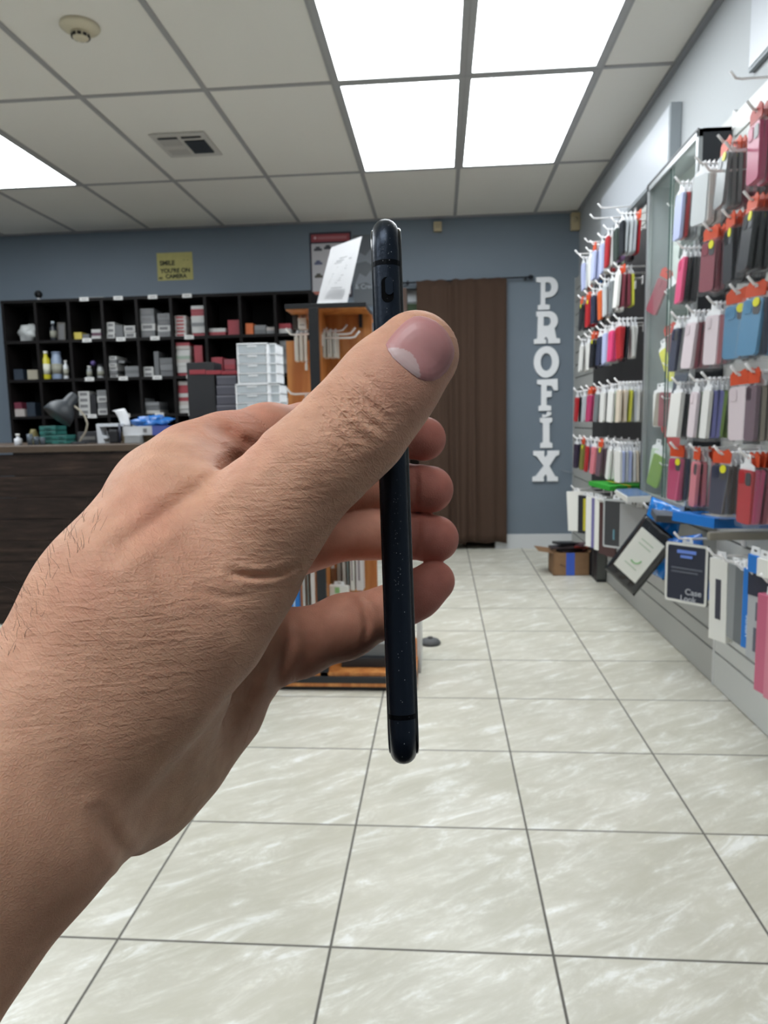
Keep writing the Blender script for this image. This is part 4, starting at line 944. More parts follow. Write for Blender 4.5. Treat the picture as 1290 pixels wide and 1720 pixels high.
lump('blue_bag', 'crumpled bright blue plastic bag lying on the label box', 'bag', (cb_.x, 3.92, cb_.z - .006), (.20, .10, .065), mat('bag_blue', '1f68b4', .3, coat=.3), 12, .6)
# monitor back, grey tray stack, red boxes, drawers tower
YM = 4.15
r, w, h = px_box('monitor', 'black computer case standing at the back of the counter', 'computer', 317, 629, 363, 760, YM, .16, mat('pc_black', '1b1c20', .5), zb=CZ, bev=.004)
h = ray_at(340, 629, 1, YM).z - CZ
r.name = 'computer_case'
for k in range(3):
    px_box('flat_box', 'flat red box lying across the black computer case, %s from the left' % ORD[k], 'box', (318, 346, 372)[k], (621, 622, 623)[k], (345, 371, 398)[k], 629, YM - .005, .14, br)
for k in range(7):
    v = 745 - k * 16.4; 
    r, w, h2 = px_box('storage_tray', 'grey storage tray in the stack beside the black computer case, %s from the bottom' % ORD[k], 'tray', 364, v - 15.4, 397, v, YM, .15, mat('tray_grey', '50505a', .5), group='grey trays')
    b = MB(); b.box(-w / 2, w / 2, -.003, 0, h2 * .8, h2); b.build('lip', mat('tray_lip', '6e6e78', .5), r)
# plastic drawers
YD = 4.10
def drawers(u0, u1, v0, v1, n, label, us):
    xa = ray_at(u0, v0, 1, YD).x; xb = ray_at(u1, v0, 1, YD).x; xs = ray_at(us, v0, 1, YD).x
    zt = ray_at(u0, v0, 1, YD).z; zb = max(CZ, ray_at(u0, v1, 1, YD).z) if v1 < 740 else CZ
    r = empty('drawer_tower', ((xa + xb) / 2, YD, zb), label, 'drawers'); w = xs - xa; x0 = -(xb - xa) / 2; H = zt - zb; D = .22
    wm = mat('drawer_white', 'eceff2', .4); cl = mat('drawer_clear', 'c3ccd2', .25, alpha=.8)
    b = MB(); b.box(x0, x0 + .009, 0, D, 0, H); b.box(x0 + w - .009, x0 + w, 0, D, 0, H); b.box(x0, x0 + w, 0, D, H - .004, H)
    for k in range(n + 1): z = k * (H - .008) / n; b.box(x0, x0 + w, -.004, D, z, z + .006)
    b.build('frame', wm, r, bevel=.001)
    for k in range(n):
        z = k * (H - .008) / n + .009; hh = (H - .008) / n - .012
        b = MB(); b.box(x0 + .012, x0 + w - .012, 0, .003, z, z + hh); b.box(x0 + .012, x0 + w - .012, .003, D - .01, z, z + .003); d = b.build('drawer', cl, r)
        b = MB(); b.box(x0 + w * .35, x0 + w * .65, -.006, 0, z + hh * .75, z + hh * .95); b.build('handle', wm, d)
    # narrower column standing beside
    b = MB(); w2 = xb - xs
    b.box(x0 + w + .001, x0 + w + .006, .03, D, 0, H * .985); b.box(x0 + w + w2 - .005, x0 + w + w2, .03, D, 0, H * .985)
    for k in range(n + 1): z = k * (H * .97) / n; b.box(x0 + w + .001, x0 + w + w2, .026, D, z, z + .005)
    b.build('side_column', wm, r)
    b = MB(); b.box(x0 + w + .007, x0 + w + w2 - .006, .032, .036, .004, H * .97); b.build('side_fronts', cl, r)
    return zb
drawers(395, 468, 645, 760, 6, 'lower white and clear plastic drawer tower, the wider one, at the counter end', 451)
drawers(397, 461, 577, 645, 4, 'upper narrower white and clear plastic drawer tower stacked on the wider one', 449)

# ------------------------------------------------------------------ wooden display stand
oak = bpy.data.materials.new('cherry_wood'); oak.use_nodes = True
def wood_nodes(m, c0, c1):
    nt = m.node_tree; N = nt.nodes.new; K = nt.links.new; bb = nt.nodes['Principled BSDF']; tc = N('ShaderNodeTexCoord')
    mp = N('ShaderNodeMapping'); mp.inputs['Scale'].default_value = (22, 22, 2.2); K(tc.outputs['Object'], mp.inputs['Vector'])
    n = N('ShaderNodeTexNoise'); n.inputs['Scale'].default_value = 1.4; n.inputs['Detail'].default_value = 7; n.inputs['Distortion'].default_value = .5; K(mp.outputs['Vector'], n.inputs['Vector'])
    r = N('ShaderNodeValToRGB'); r.color_ramp.elements[0].position = .35; r.color_ramp.elements[1].position = .68
    r.color_ramp.elements[0].color = lin(c0); r.color_ramp.elements[1].color = lin(c1); K(n.outputs['Fac'], r.inputs['Fac']); K(r.outputs['Color'], bb.inputs['Base Color']); bb.inputs['Roughness'].default_value = .4
wood_nodes(oak, 'b56c34', 'd89452')
edge_k = mat('edge_black', '1d1f24', .5)
SXc, SY = -.4625, 2.70
r = empty('display_stand', (SXc, 2.93, 0), 'cross shaped wooden display stand with black edges behind the hand', 'display stand')
ex, ey = SXc, 2.93
b = MB(); b.box(-.573 - ex, -.272 - ex, 2.74 - ey, 3.16 - ey, 1.465, 1.468); b.build('top_underside', oak, r)
b = MB(); b.box(-.575 - ex, -.270 - ex, 2.735 - ey, 3.165 - ey, 1.468, 1.486); b.build('top_board', edge_k, r, bevel=.002)
b = MB(); b.box(-.0175, .0175, 2.70 - ey, 2.725 - ey, .03, 1.465); b.build('front_edge_strip', edge_k, r, bevel=.002)
b = MB(); b.box(-.0165, .0165, 2.725 - ey, 3.16 - ey, .075, 1.465); b.build('centre_panel', oak, r)
b = MB(); b.box(.0165, -.265 - ex, 2.915 - ey, 2.935 - ey, .075, 1.465); b.build('right_panel', oak, r)
b = MB(); b.box(-.612 - ex, -.0165, 2.915 - ey, 2.935 - ey, .075, 1.372); b.build('left_panel', oak, r)
b = MB(); b.box(-.315 - ex, -.302 - ex, 2.895 - ey, 2.915 - ey, 1.415, 1.465); b.build('bracket', edge_k, r)
# base
b = MB(); b.box(-.672 - ex, -.10 - ex, 2.70 - ey, 3.16 - ey, .0, .018); b.build('plinth', mat('plinth_black', '131416', .6), r)
b = MB(); b.box(-.675 - ex, -.098 - ex, 2.69 - ey, 3.165 - ey, .018, .032); b.build('base_board', oak, r)
b = MB(); b.box(-.675 - ex, -.098 - ex, 2.688 - ey, 3.166 - ey, .032, .058); b.build('base_edge', edge_k, r, bevel=.002)
b = MB(); b.box(-.672 - ex, -.100 - ex, 2.70 - ey, 3.16 - ey, .058, .072); b.build('base_deck', oak, r)
b = MB(); b.box(-.104 - ex, -.088 - ex, 2.90 - ey, 3.17 - ey, .0, .28); b.build('white_end_board', mat('end_board_white', 'd6d8d8', .4), r, bevel=.002)
rx, ry = .001, 0
# hooks and packs on the stand
for k, (u, v, y) in enumerate(((583, 545, 2.90), (597, 550, 2.84), (604, 556, 2.79))):
    p = ray_at(u, v, 1, y); L = p.x - (SXc + .0165)
    hook(SXc + .0165, y, p.z - .022, L, 'white hook on the right of the display stand, %s from the front' % ORD[2 - k], flip=True, group='hooks on the stand')
for k, (u, v, y) in enumerate(((480, 552, 2.80), (481, 652, 2.80))):
    p = ray_at(u, v, 1, y); L = (SXc - .0165) - p.x
    hook(SXc - .0165, y, p.z - .022, L, 'white hook on the left of the display stand, %s' % ('upper' if k == 0 else 'lower'), group='hooks on the stand')
sw = mat('stand_pack_white', 'e2e2dc', .4); sline = mat('stand_pack_line', '9a9a98', .5)
def stand_pack(label, u0, v0, u1, v1, y, th, m, rz, prints=None, name='accessory_box', group='packs on the stand'):
    a = ray_at(u0, v0, 1, y); c = ray_at(u1, v1, 1, y); w = c.x - a.x; h = a.z - c.z
    r_ = empty(name, ((a.x + c.x) / 2, y, a.z), label, 'accessory pack', group, rz=rz)
    b = MB(); b.box(-w / 2, w / 2, 0, th, -h, 0, bev=.002); b.build('body', m, r_)
    b = MB(); b.prism([(-w * .3, -.002), (w * .3, -.002), (w * .25, .016), (-w * .25, .016)], [rrect(w * .2, .005, .002, 0, .009)], 'y', th * .4, th * .4 + .002); b.build('hang_tab', tabw, r_)
    for (f0, f1, g0, g1, mm) in prints or []:
        b = MB(); b.box(-w / 2 + w * f0, -w / 2 + w * f1, -.001, .001, -h * g1, -h * g0); b.build('print', mm, r_)
    return r_
for k, (u0, u1) in enumerate(((537, 547.5), (549, 558), (558.5, 565))):
    stand_pack('narrow white pack right of the black post, %s from the post' % ORD[k], u0, 558, u1, 600, 2.80 - .0 * k, .07, sw, -.05, [(.35, .5, .15, .85, sline)])
for k, (u0, u1) in enumerate(((494, 502), (502.5, 509.5), (510, 516.5))):
    stand_pack('narrow white pack left of the black post, %s from the left' % ORD[k], u0, 565 - 2 * k, u1, 606, 2.80, .07, sw, .12, [])
stand_pack('small dark bottle shaped pack hanging under the top board, left side', 491, 527, 500, 553, 2.86, .03, mat('pack_dkbrown', '2e2620', .4), 0)
stand_pack('white boxed pack hanging under the top board, left side', 500, 534, 515, 552, 2.86, .05, sw, 0, [(.2, .8, .6, .7, sline)])
stand_pack('tiny white tag low on the left of the stand post', 512, 611, 517, 622, 2.78, .01, sw, 0)
stand_pack('white pack on the lower left hook of the stand', 509, 670, 517, 690, 2.78, .05, sw, 0)
stand_pack('bright blue pack low on the left of the stand', 470, 955, 505, 1045, 2.78, .02, B_, 0, [(.66, .74, .3, .9, mat('print_pale'))])
for k, (u0, u1, m) in enumerate(((506, 514, mat('sp1', 'c4c8c8', .35)), (514.5, 520, mat('sp2', '7c8c8c', .35)), (520.5, 531, mat('sp3', 'd3d6d6', .35)))):
    stand_pack('silvery pack between the blue pack and the black post, %s from left' % ORD[k], u0, 935, u1, 1040, 2.79, .06, m, 0)
for k, (u0, u1, m) in enumerate(((565, 573, mat('sp4', '8a847c', .35)), (574, 581, mat('sp5', 'b9b6b0', .35)), (582, 586, mat('sp2', '7c8c8c', .35)), (587, 596, sw), (597, 610, mat('sp6', 'd8d4d4', .35)))):
    stand_pack('white and grey blister pack right of the black post, %s from the post' % ORD[k], u0, 925, u1, 992, 2.82, .05, m, -.06, [(.3, .6, .1, .75, mat('sp_print', '8a7e84', .5))] if k in (3, 4) else [])
stand_pack('white pack with green leaf mark low behind the ring finger', 552, 984, 586, 1012, 2.76, .02, sw, -.2, [(.3, .55, .1, .45, mat('leaf_green', '8fc080', .5))])
stand_pack('brown card pack low right of the black post', 548, 955, 566, 984, 2.84, .01, mat('sp_brown', '8a6040', .5), 0)
r, w, h = px_box('device_box', 'dark flat box standing on the base of the display stand', 'box', 573, 1103, 662, 1119, 2.76, .12, edge_k, zb=.0725)
r2, w, h = px_box('device_box', 'grey and silver box lying on the dark flat box', 'box', 584, 1082, 664, 1103, 2.78, .10, mat('box_midgrey', '6e7072', .4), zb=.0725 + h)
b = MB(); b.box(-w / 2 + .02, w / 2, -.001, .1, h - .0, h + .012); b.build('silver_top', mat('silver', 'b9bcc0', .3, .4), r2)
# menu in a holder on top
r = empty('menu_holder', (-.40, 2.86, 1.486), 'white printed menu sheet leaning in a holder on the display stand', 'menu')
def men(u, v, y): 
    p = ray_at(u, v, 1, y); return Vector((p.x + .40, p.y - 2.86, p.z - 1.486))
BL, BR, TR, TL = men(531, 503, 2.80), men(581, 501, 2.86), men(608, 397, 3.04), men(556, 416, 2.96)
BL.z = BR.z = .002
nrm = (BR - BL).cross(TL - BL).normalized()
def mpt(a, c, o=0.0): return BL * (1 - a) * (1 - c) + BR * a * (1 - c) + TR * a * c + TL * (1 - a) * c + nrm * (-o if nrm.y > 0 else o)
def quad(a0, a1, c0, c1, o0, o1, m, name, n=1):
    b = MB()
    vs = [b.bm.verts.new(mpt(a, c, o)) for o in (o0, o1) for a, c in ((a0, c0), (a1, c0), (a1, c1), (a0, c1))]
    for f in ((0, 1, 2, 3), (7, 6, 5, 4), (0, 4, 5, 1), (1, 5, 6, 2), (2, 6, 7, 3), (3, 7, 4, 0)): b.bm.faces.new([vs[i] for i in f])
    return b.build(name, m, r)
quad(0, 1, 0, 1, -.001, .001, mat('menu_paper', 'c6c6c8', .7), 'sheet')
quad(0, 1, 0, .055, .001, .003, mat('holder_clear', 'f2f4f4', .1, alpha=.6), 'holder_lip')
b = MB(); b.box(-.07, .05, -.05, .10, 0, .002); b.build('holder_foot', mat('holder_clear'), r)
mi = mat('menu_ink', '85878b', .7); rnd = random.Random(8)
for c, a0, a1, t in ((.74, .38, .72, .012), (.70, .30, .80, .014), (.67, .26, .62, .010), (.60, .38, .70, .009), (.56, .36, .70, .008), (.50, .26, .5, .007), (.46, .26, .66, .007), (.42, .24, .6, .007), (.385, .22, .6, .007), (.35, .22, .5, .007),
                   (.27, .34, .70, .010), (.235, .30, .82, .008), (.205, .26, .84, .008), (.175, .24, .84, .008), (.145, .22, .82, .008), (.115, .2, .8, .008)):
    quad(a0, a1, c, c + t, .001, .0014, mi, 'text_line')
# small low dark block on the floor right of the phone
r = empty('dark_block', (-.055, 3.30, 0), 'small dark round block on the floor right of the stand and phone', 'rubber foot')
b = MB(); b.lathe([(0, 0), (.045, 0), (.050, .008), (.042, .020), (.02, .028), (0, .028)], n=18); b.build('body', mat('block_dark', '56585a', .7), r)
b = MB(); b.cyl((0, 0, .026), (0, 0, .034), .012); b.build('stud', mat('block_stud', '3a3a3c', .5), r)
# ------------------------------------------------------------------ the hand: one continuous surface from blended tapered limbs
HP = 0.00085                                      # mesh step in metres
def hp(u, v, d):                                 # hand joints are measured in the camera's frame, then built in the world
    return np.array([(u - 645) / FPX * d, -(v - 860) / FPX * d, d])
def chain(*pts):                                 # (u, v, depth, radius in photo pixels at that depth)
    return [(hp(u, v, d), r * d / FPX) for u, v, d, r in pts]
PALM = [
    [(np.array([-.205, -.190, .085]), .024)] + chain((-330, 1640, .150, 156), (-24, 1312, .166, 140), (222, 1014, .183, 134), (285, 892, .197, 113), (300, 842, .21, 96), (330, 790, .226, 70)),
    [(np.array([-.192, -.205, .092]), .024)] + chain((-250, 1765, .155, 178), (52, 1378, .172, 148), (150, 1308, .194, 130), (220, 1294, .216, 116), (276, 1244, .232, 109), (351, 1170, .248, 91), (405, 1098, .256, 62)),
    chain((293, 870, .215, 84), (340, 960, .238, 84), (390, 1060, .25, 76)),
    chain((215, 1018, .185, 128), (250, 1145, .205, 126), (212, 1270, .212, 105)),
]
THUMB = chain((110, 1210, .176, 130), (180, 1200, .178, 120), (245, 1130, .182, 125), (325, 1036, .187, 124), (390, 958, .190, 107),
              (455, 856, .189, 98), (520, 788, .188, 82), (556, 757, .188, 78.5), (602, 712, .189, 81), (650, 650, .190, 77), (699, 594, .1905, 72.5))
INDEX = chain((330, 790, .226, 70), (385, 758, .238, 60), (450, 735, .25, 52), (520, 727, .265, 46), (640, 722, .284, 40), (712, 737, .2855, 37))
MIDDLE = chain((350, 870, .240, 76), (520, 833, .285, 45), (630, 814, .292, 42), (722, 822, .2865, 39.5))
RING = chain((380, 960, .252, 78), (520, 906, .285, 47), (630, 893, .292, 41.5), (731, 905, .2865, 39.5))
PINKY = chain((405, 1098, .256, 62), (500, 1081, .264, 53), (580, 1052, .273, 50), (650, 1027, .280, 38), (700, 1000, .2815, 35), (729, 976, .284, 35))
FINGERS = [INDEX, MIDDLE, RING, PINKY]

def d_chain(P, ch, k=0.004):
    out = None
    for (a, ra), (b, rb) in zip(ch[:-1], ch[1:]):
        ab = b - a; L2 = float(ab @ ab)
        t = np.clip(((P - a) @ ab) / L2, 0, 1)
        q = P - a - t[:, None] * ab
        d = np.sqrt(np.einsum('ij,ij->i', q, q)) - (ra + t * (rb - ra))
        out = d if out is None else smin(out, d, k)
    return out
def smin(a, b, k):
    h = np.clip(0.5 + 0.5 * (b - a) / k, 0, 1)
    return b * (1 - h) + a * h - k * h * (1 - h)

def seg2(UV, pts):
    """distance in photo pixels of points to a polyline, with the position along it"""
    best = np.full(len(UV), 1e9)
    for a, b in zip(pts[:-1], pts[1:]):
        a = np.array(a, float); b = np.array(b, float); ab = b - a
        t = np.clip(((UV - a) @ ab) / (ab @ ab), 0, 1)
        q = UV - a - t[:, None] * ab
        best = np.minimum(best, np.sqrt((q * q).sum(1)))
    return best
# creases of the skin: polyline, depth range it lies in, groove depth (m), half width (photo pixels)
CREASES = [
    ([(385, 962), (425, 968), (460, 966), (498, 952)], .05, .205, .0016, 5),
    ([(330, 992), (380, 1003), (430, 1002)], .05, .2, .0004, 6),
    ([(545, 655), (562, 690), (590, 722), (622, 748)], .05, .2, .0008, 5.5),
    ([(563, 640), (583, 672), (612, 705), (648, 730)], .05, .2, .0008, 5.5),
    ([(584, 640), (602, 662), (632, 690), (655, 712)], .05, .2, .0006, 5),
    ([(574, 636), (592, 668), (622, 700), (650, 722)], .05, .2, .0004, 4),
    ([(555, 650), (573, 684), (601, 718), (636, 742)], .05, .2, .0004, 4),
    ([(536, 664), (556, 700), (584, 732), (612, 756)], .05, .2, .0004, 4),
    ([(600, 622), (628, 645), (655, 680)], .05, .2, .0005, 5),
    ([(525, 672), (545, 705), (572, 738), (600, 760)], .05, .2, .0006, 5),
    ([(360, 715), (385, 725), (410, 742), (428, 760)], .2, .27, .0012, 8),
    ([(430, 755), (378, 792), (312, 838), (248, 886), (190, 930)], .05, .24, .0011, 15),
    ([(165, 1368), (185, 1400), (212, 1445)], .12, .24, .0008, 12),
    ([(597, 1000), (612, 1022), (616, 1055), (612, 1085)], .24, .3, .0007, 5),
    ([(605, 1002), (622, 1025), (625, 1050)], .24, .3, .0005, 4),
    ([(480, 1040), (487, 1075), (478, 1110), (462, 1150)], .23, .3, .0010, 8),
    ([(522, 905), (528, 925), (530, 945)], .24, .3, .0007, 6),
    ([(598, 790), (602, 815), (600, 850)], .24, .3, .0007, 6),
    ([(430, 1120), (420, 1160), (395, 1200)], .22, .3, .0012, 10),
    ([(697, 780), (699, 812), (697, 858)], .26, .3, .0008, 5),
    ([(700, 866), (702, 900), (698, 944)], .26, .3, .0008, 5),
]
def hand_sdf(P):
    palm = None
    for i, ch in enumerate(PALM):
        d = d_chain(P, ch, 0.009)
        palm = d if palm is None else smin(palm, d, 0.013)
    th = d_chain(P, THUMB, 0.006)
    out = smin(palm, th, 0.009)
    for f in FINGERS:
        out = np.minimum(out, smin(palm, d_chain(P, f, 0.006), 0.010))
    # the nail bed is a little flatter than the round of the thumb tip
    D = np.maximum(P[:, 2], .01)
    UV = np.stack([P[:, 0] / D * FPX + 645, 860 - P[:, 1] / D * FPX], 1)
    e = ((UV[:, 0] - 708) ** 2 + (UV[:, 1] - 588) ** 2) / 62.0 ** 2
    out = out + 0.0012 * np.exp(-e * 1.2) * (D < .19)
    for pts, d0, d1, dep, w in CREASES:
        m = (D > d0) & (D < d1)
        g = seg2(UV, pts)
        ends = np.minimum(np.hypot(UV[:, 0] - pts[0][0], UV[:, 1] - pts[0][1]), np.hypot(UV[:, 0] - pts[-1][0], UV[:, 1] - pts[-1][1]))
        fade = np.clip((ends + 3) / 28.0, 0, 1)
        out = out + np.where(m, fade * (dep * np.exp(-(g / w) ** 2) - 0.3 * dep * np.exp(-((g - 2.2 * w) / w) ** 2)), 0)
    return out

def surface_nets(sdf, lo, hi, h, coarse=8):
    n = np.ceil((np.array(hi) - lo) / h).astype(int); n = ((n + coarse - 1) // coarse) * coarse
    N = n + 1
    V = np.zeros(N, np.float32)
    cn = n // coarse
    ci = np.stack(np.meshgrid(*[np.arange(k) for k in cn], indexing='ij'), -1).reshape(-1, 3)
    cc = lo + (ci + 0.5) * coarse * h
    cd = np.concatenate([sdf(cc[i:i + 20000]) for i in range(0, len(cc), 20000)])
    V[:] = 1.0
    near = np.abs(cd) < coarse * h * 1.05
    off = np.stack(np.meshgrid(*[np.arange(coarse + 1)] * 3, indexing='ij'), -1).reshape(-1, 3)
    for (i, j, k), d, nr in zip(ci, cd, near):
        if not nr:
            V[i * coarse:(i + 1) * coarse + 1, j * coarse:(j + 1) * coarse + 1, k * coarse:(k + 1) * coarse + 1] = d
    nb = ci[near]
    for s in range(0, len(nb), 400):
        b = nb[s:s + 400]
        idx = (b[:, None, :] * coarse + off[None]).reshape(-1, 3)
        v = sdf(lo + idx * h)
        V[idx[:, 0], idx[:, 1], idx[:, 2]] = v
    S = V < 0
    nx, ny, nz = n
    cnt = np.zeros((nx, ny, nz), np.int8)
    corners = [(a, b, c) for a in (0, 1) for b in (0, 1) for c in (0, 1)]
    for a, b, c in corners: cnt += S[a:a + nx, b:b + ny, c:c + nz]
    cells = np.argwhere((cnt > 0) & (cnt < 8))
    acc = np.zeros((len(cells), 3)); w = np.zeros(len(cells))
    for e in range(3):
        for p in (0, 1):
            for q in (0, 1):
                a = [0, 0, 0]; o = [i for i in range(3) if i != e]; a[o[0]] = p; a[o[1]] = q
                b = list(a); b[e] = 1
                A = cells + a; B = cells + b
                va = V[A[:, 0], A[:, 1], A[:, 2]]; vb = V[B[:, 0], B[:, 1], B[:, 2]]
                m = (va < 0) != (vb < 0)
                t = np.where(m, va / np.where(m, va - vb, 1), 0)
                pt = A + (B - A) * t[:, None]
                acc += pt * m[:, None]; w += m
    verts = lo + acc / w[:, None] * h
    ID = np.full((nx, ny, nz), -1, np.int32); ID[cells[:, 0], cells[:, 1], cells[:, 2]] = np.arange(len(cells))
    faces = []
    for e in range(3):
        o = [i for i in range(3) if i != e]
        sl0 = [slice(1, n[0]), slice(1, n[1]), slice(1, n[2])]; sl0[e] = slice(0, n[e])
        sl1 = list(sl0); sl1[e] = slice(1, n[e] + 1)
        s0, s1 = S[tuple(sl0)], S[tuple(sl1)]
        base = np.array([1, 1, 1]); base[e] = 0
        for flip in (False, True):
            m = (s0 & ~s1) if not flip else (~s0 & s1)
            p = np.argwhere(m) + base
            d1 = np.zeros(3, int); d1[o[0]] = 1; d2 = np.zeros(3, int); d2[o[1]] = 1
            q = [p, p - d1, p - d1 - d2, p - d2]
            f = np.stack([ID[x[:, 0], x[:, 1], x[:, 2]] for x in q], 1)
            f = f[(f >= 0).all(1)]
            if flip ^ (e == 1): f = f[:, ::-1]
            faces.append(f)
    return verts, np.concatenate(faces)

def to_world(P):
    R = np.array([list(RGT), list(UPV), list(FWD)])
    return P @ R + np.array(list(EYE))

hv, hf = surface_nets(hand_sdf, np.array([-.240, -.240, .050]), np.array([.040, .052, .318]), HP)
hw = to_world(hv)
me = bpy.data.meshes.new('hand')
me.vertices.add(len(hw)); me.vertices.foreach_set('co', hw.astype(np.float32).ravel())
me.loops.add(len(hf) * 4); me.loops.foreach_set('vertex_index', hf.astype(np.int32).ravel())
me.polygons.add(len(hf)); me.polygons.foreach_set('loop_start', np.arange(0, len(hf) * 4, 4, dtype=np.int32))
me.update(calc_edges=True); me.validate()
me.polygons.foreach_set('use_smooth', np.ones(len(me.polygons), bool)); me.update()
hand = bpy.data.objects.new('hand', me); COL.objects.link(hand)
tag(hand, 'bare left hand and forearm pinching a dark phone edge-on', 'hand')

# skin colour of the person's own: redder palm and fingertips, yellower forearm, and how strongly the skin is wrinkled
D = hv[:, 2]; UV = np.stack([hv[:, 0] / D * FPX + 645, 860 - hv[:, 1] / D * FPX], 1)
def L3(h): return np.array(lin(h)[:3])
base = np.tile(L3('d1a287'), (len(hv), 1))
def blend(c, w):
    global base
    w = np.clip(w, 0, 1)[:, None]; base = base * (1 - w) + L3(c) * w
dthumb = d_chain(hv, THUMB, .006)
dfing = np.min([d_chain(hv, f, .006) for f in FINGERS], axis=0)
blend('c98a74', np.exp(-np.maximum(dfing, 0) / .006) * .75)                                # fingers
blend('c4786c', np.clip((UV[:, 0] - 640) / 60, 0, 1) * (D > .23) * .8)                     # fingertips
blend('c99480', np.exp(-(((UV[:, 0] - 700) ** 2 + (UV[:, 1] - 620) ** 2) / 90 ** 2)) * (D < .22) * .8)
for (u, v, r, s) in ((245, 860, 60, .5), (150, 985, 60, .35), (400, 740, 60, .5), (60, 1060, 90, .15), (300, 960, 80, .2)):
    blend('cd8c76', np.exp(-(((UV[:, 0] - u) ** 2 + (UV[:, 1] - v) ** 2) / r ** 2)) * s)
blend('b58e68', np.exp(-(((UV[:, 0] - 330) ** 2 + (UV[:, 1] - 1330) ** 2) / 100 ** 2)) * .45)
at = me.color_attributes.new('skin_tone', 'FLOAT_COLOR', 'POINT')
at.data.foreach_set('color', np.concatenate([base, np.ones((len(hv), 1))], 1).astype(np.float32).ravel())
wk = np.exp(-(((UV[:, 0] - 590) ** 2 + (UV[:, 1] - 690) ** 2) / 62 ** 2)) * (D < .205)
wr = np.clip((D < .235) * 1.0 - np.exp(-(((UV[:, 0] - 700) ** 2 + (UV[:, 1] - 600) ** 2) / 70 ** 2)), 0, 1) * np.clip(1 - (UV[:, 1] - 1150) / 260, .15, 1)
pc = np.stack([wk, wr, np.zeros(len(hv)), np.ones(len(hv))], 1)
a2 = me.color_attributes.new('wrinkle', 'FLOAT_COLOR', 'POINT'); a2.data.foreach_set('color', pc.astype(np.float32).ravel())
# wrinkle directions in a frame that follows the thumb
ax_t = np.array([.70, .72, 0.0]); ax_n = np.array([.72, -.70, 0.0])
uvw = np.stack([hv @ ax_t, hv @ ax_n, hv[:, 2]], 1)
a3 = me.attributes.new('skin_frame', 'FLOAT_VECTOR', 'POINT'); a3.data.foreach_set('vector', uvw.astype(np.float32).ravel())
a4 = me.attributes.new('view_frame', 'FLOAT_VECTOR', 'POINT'); a4.data.foreach_set('vector', hv.astype(np.float32).ravel())

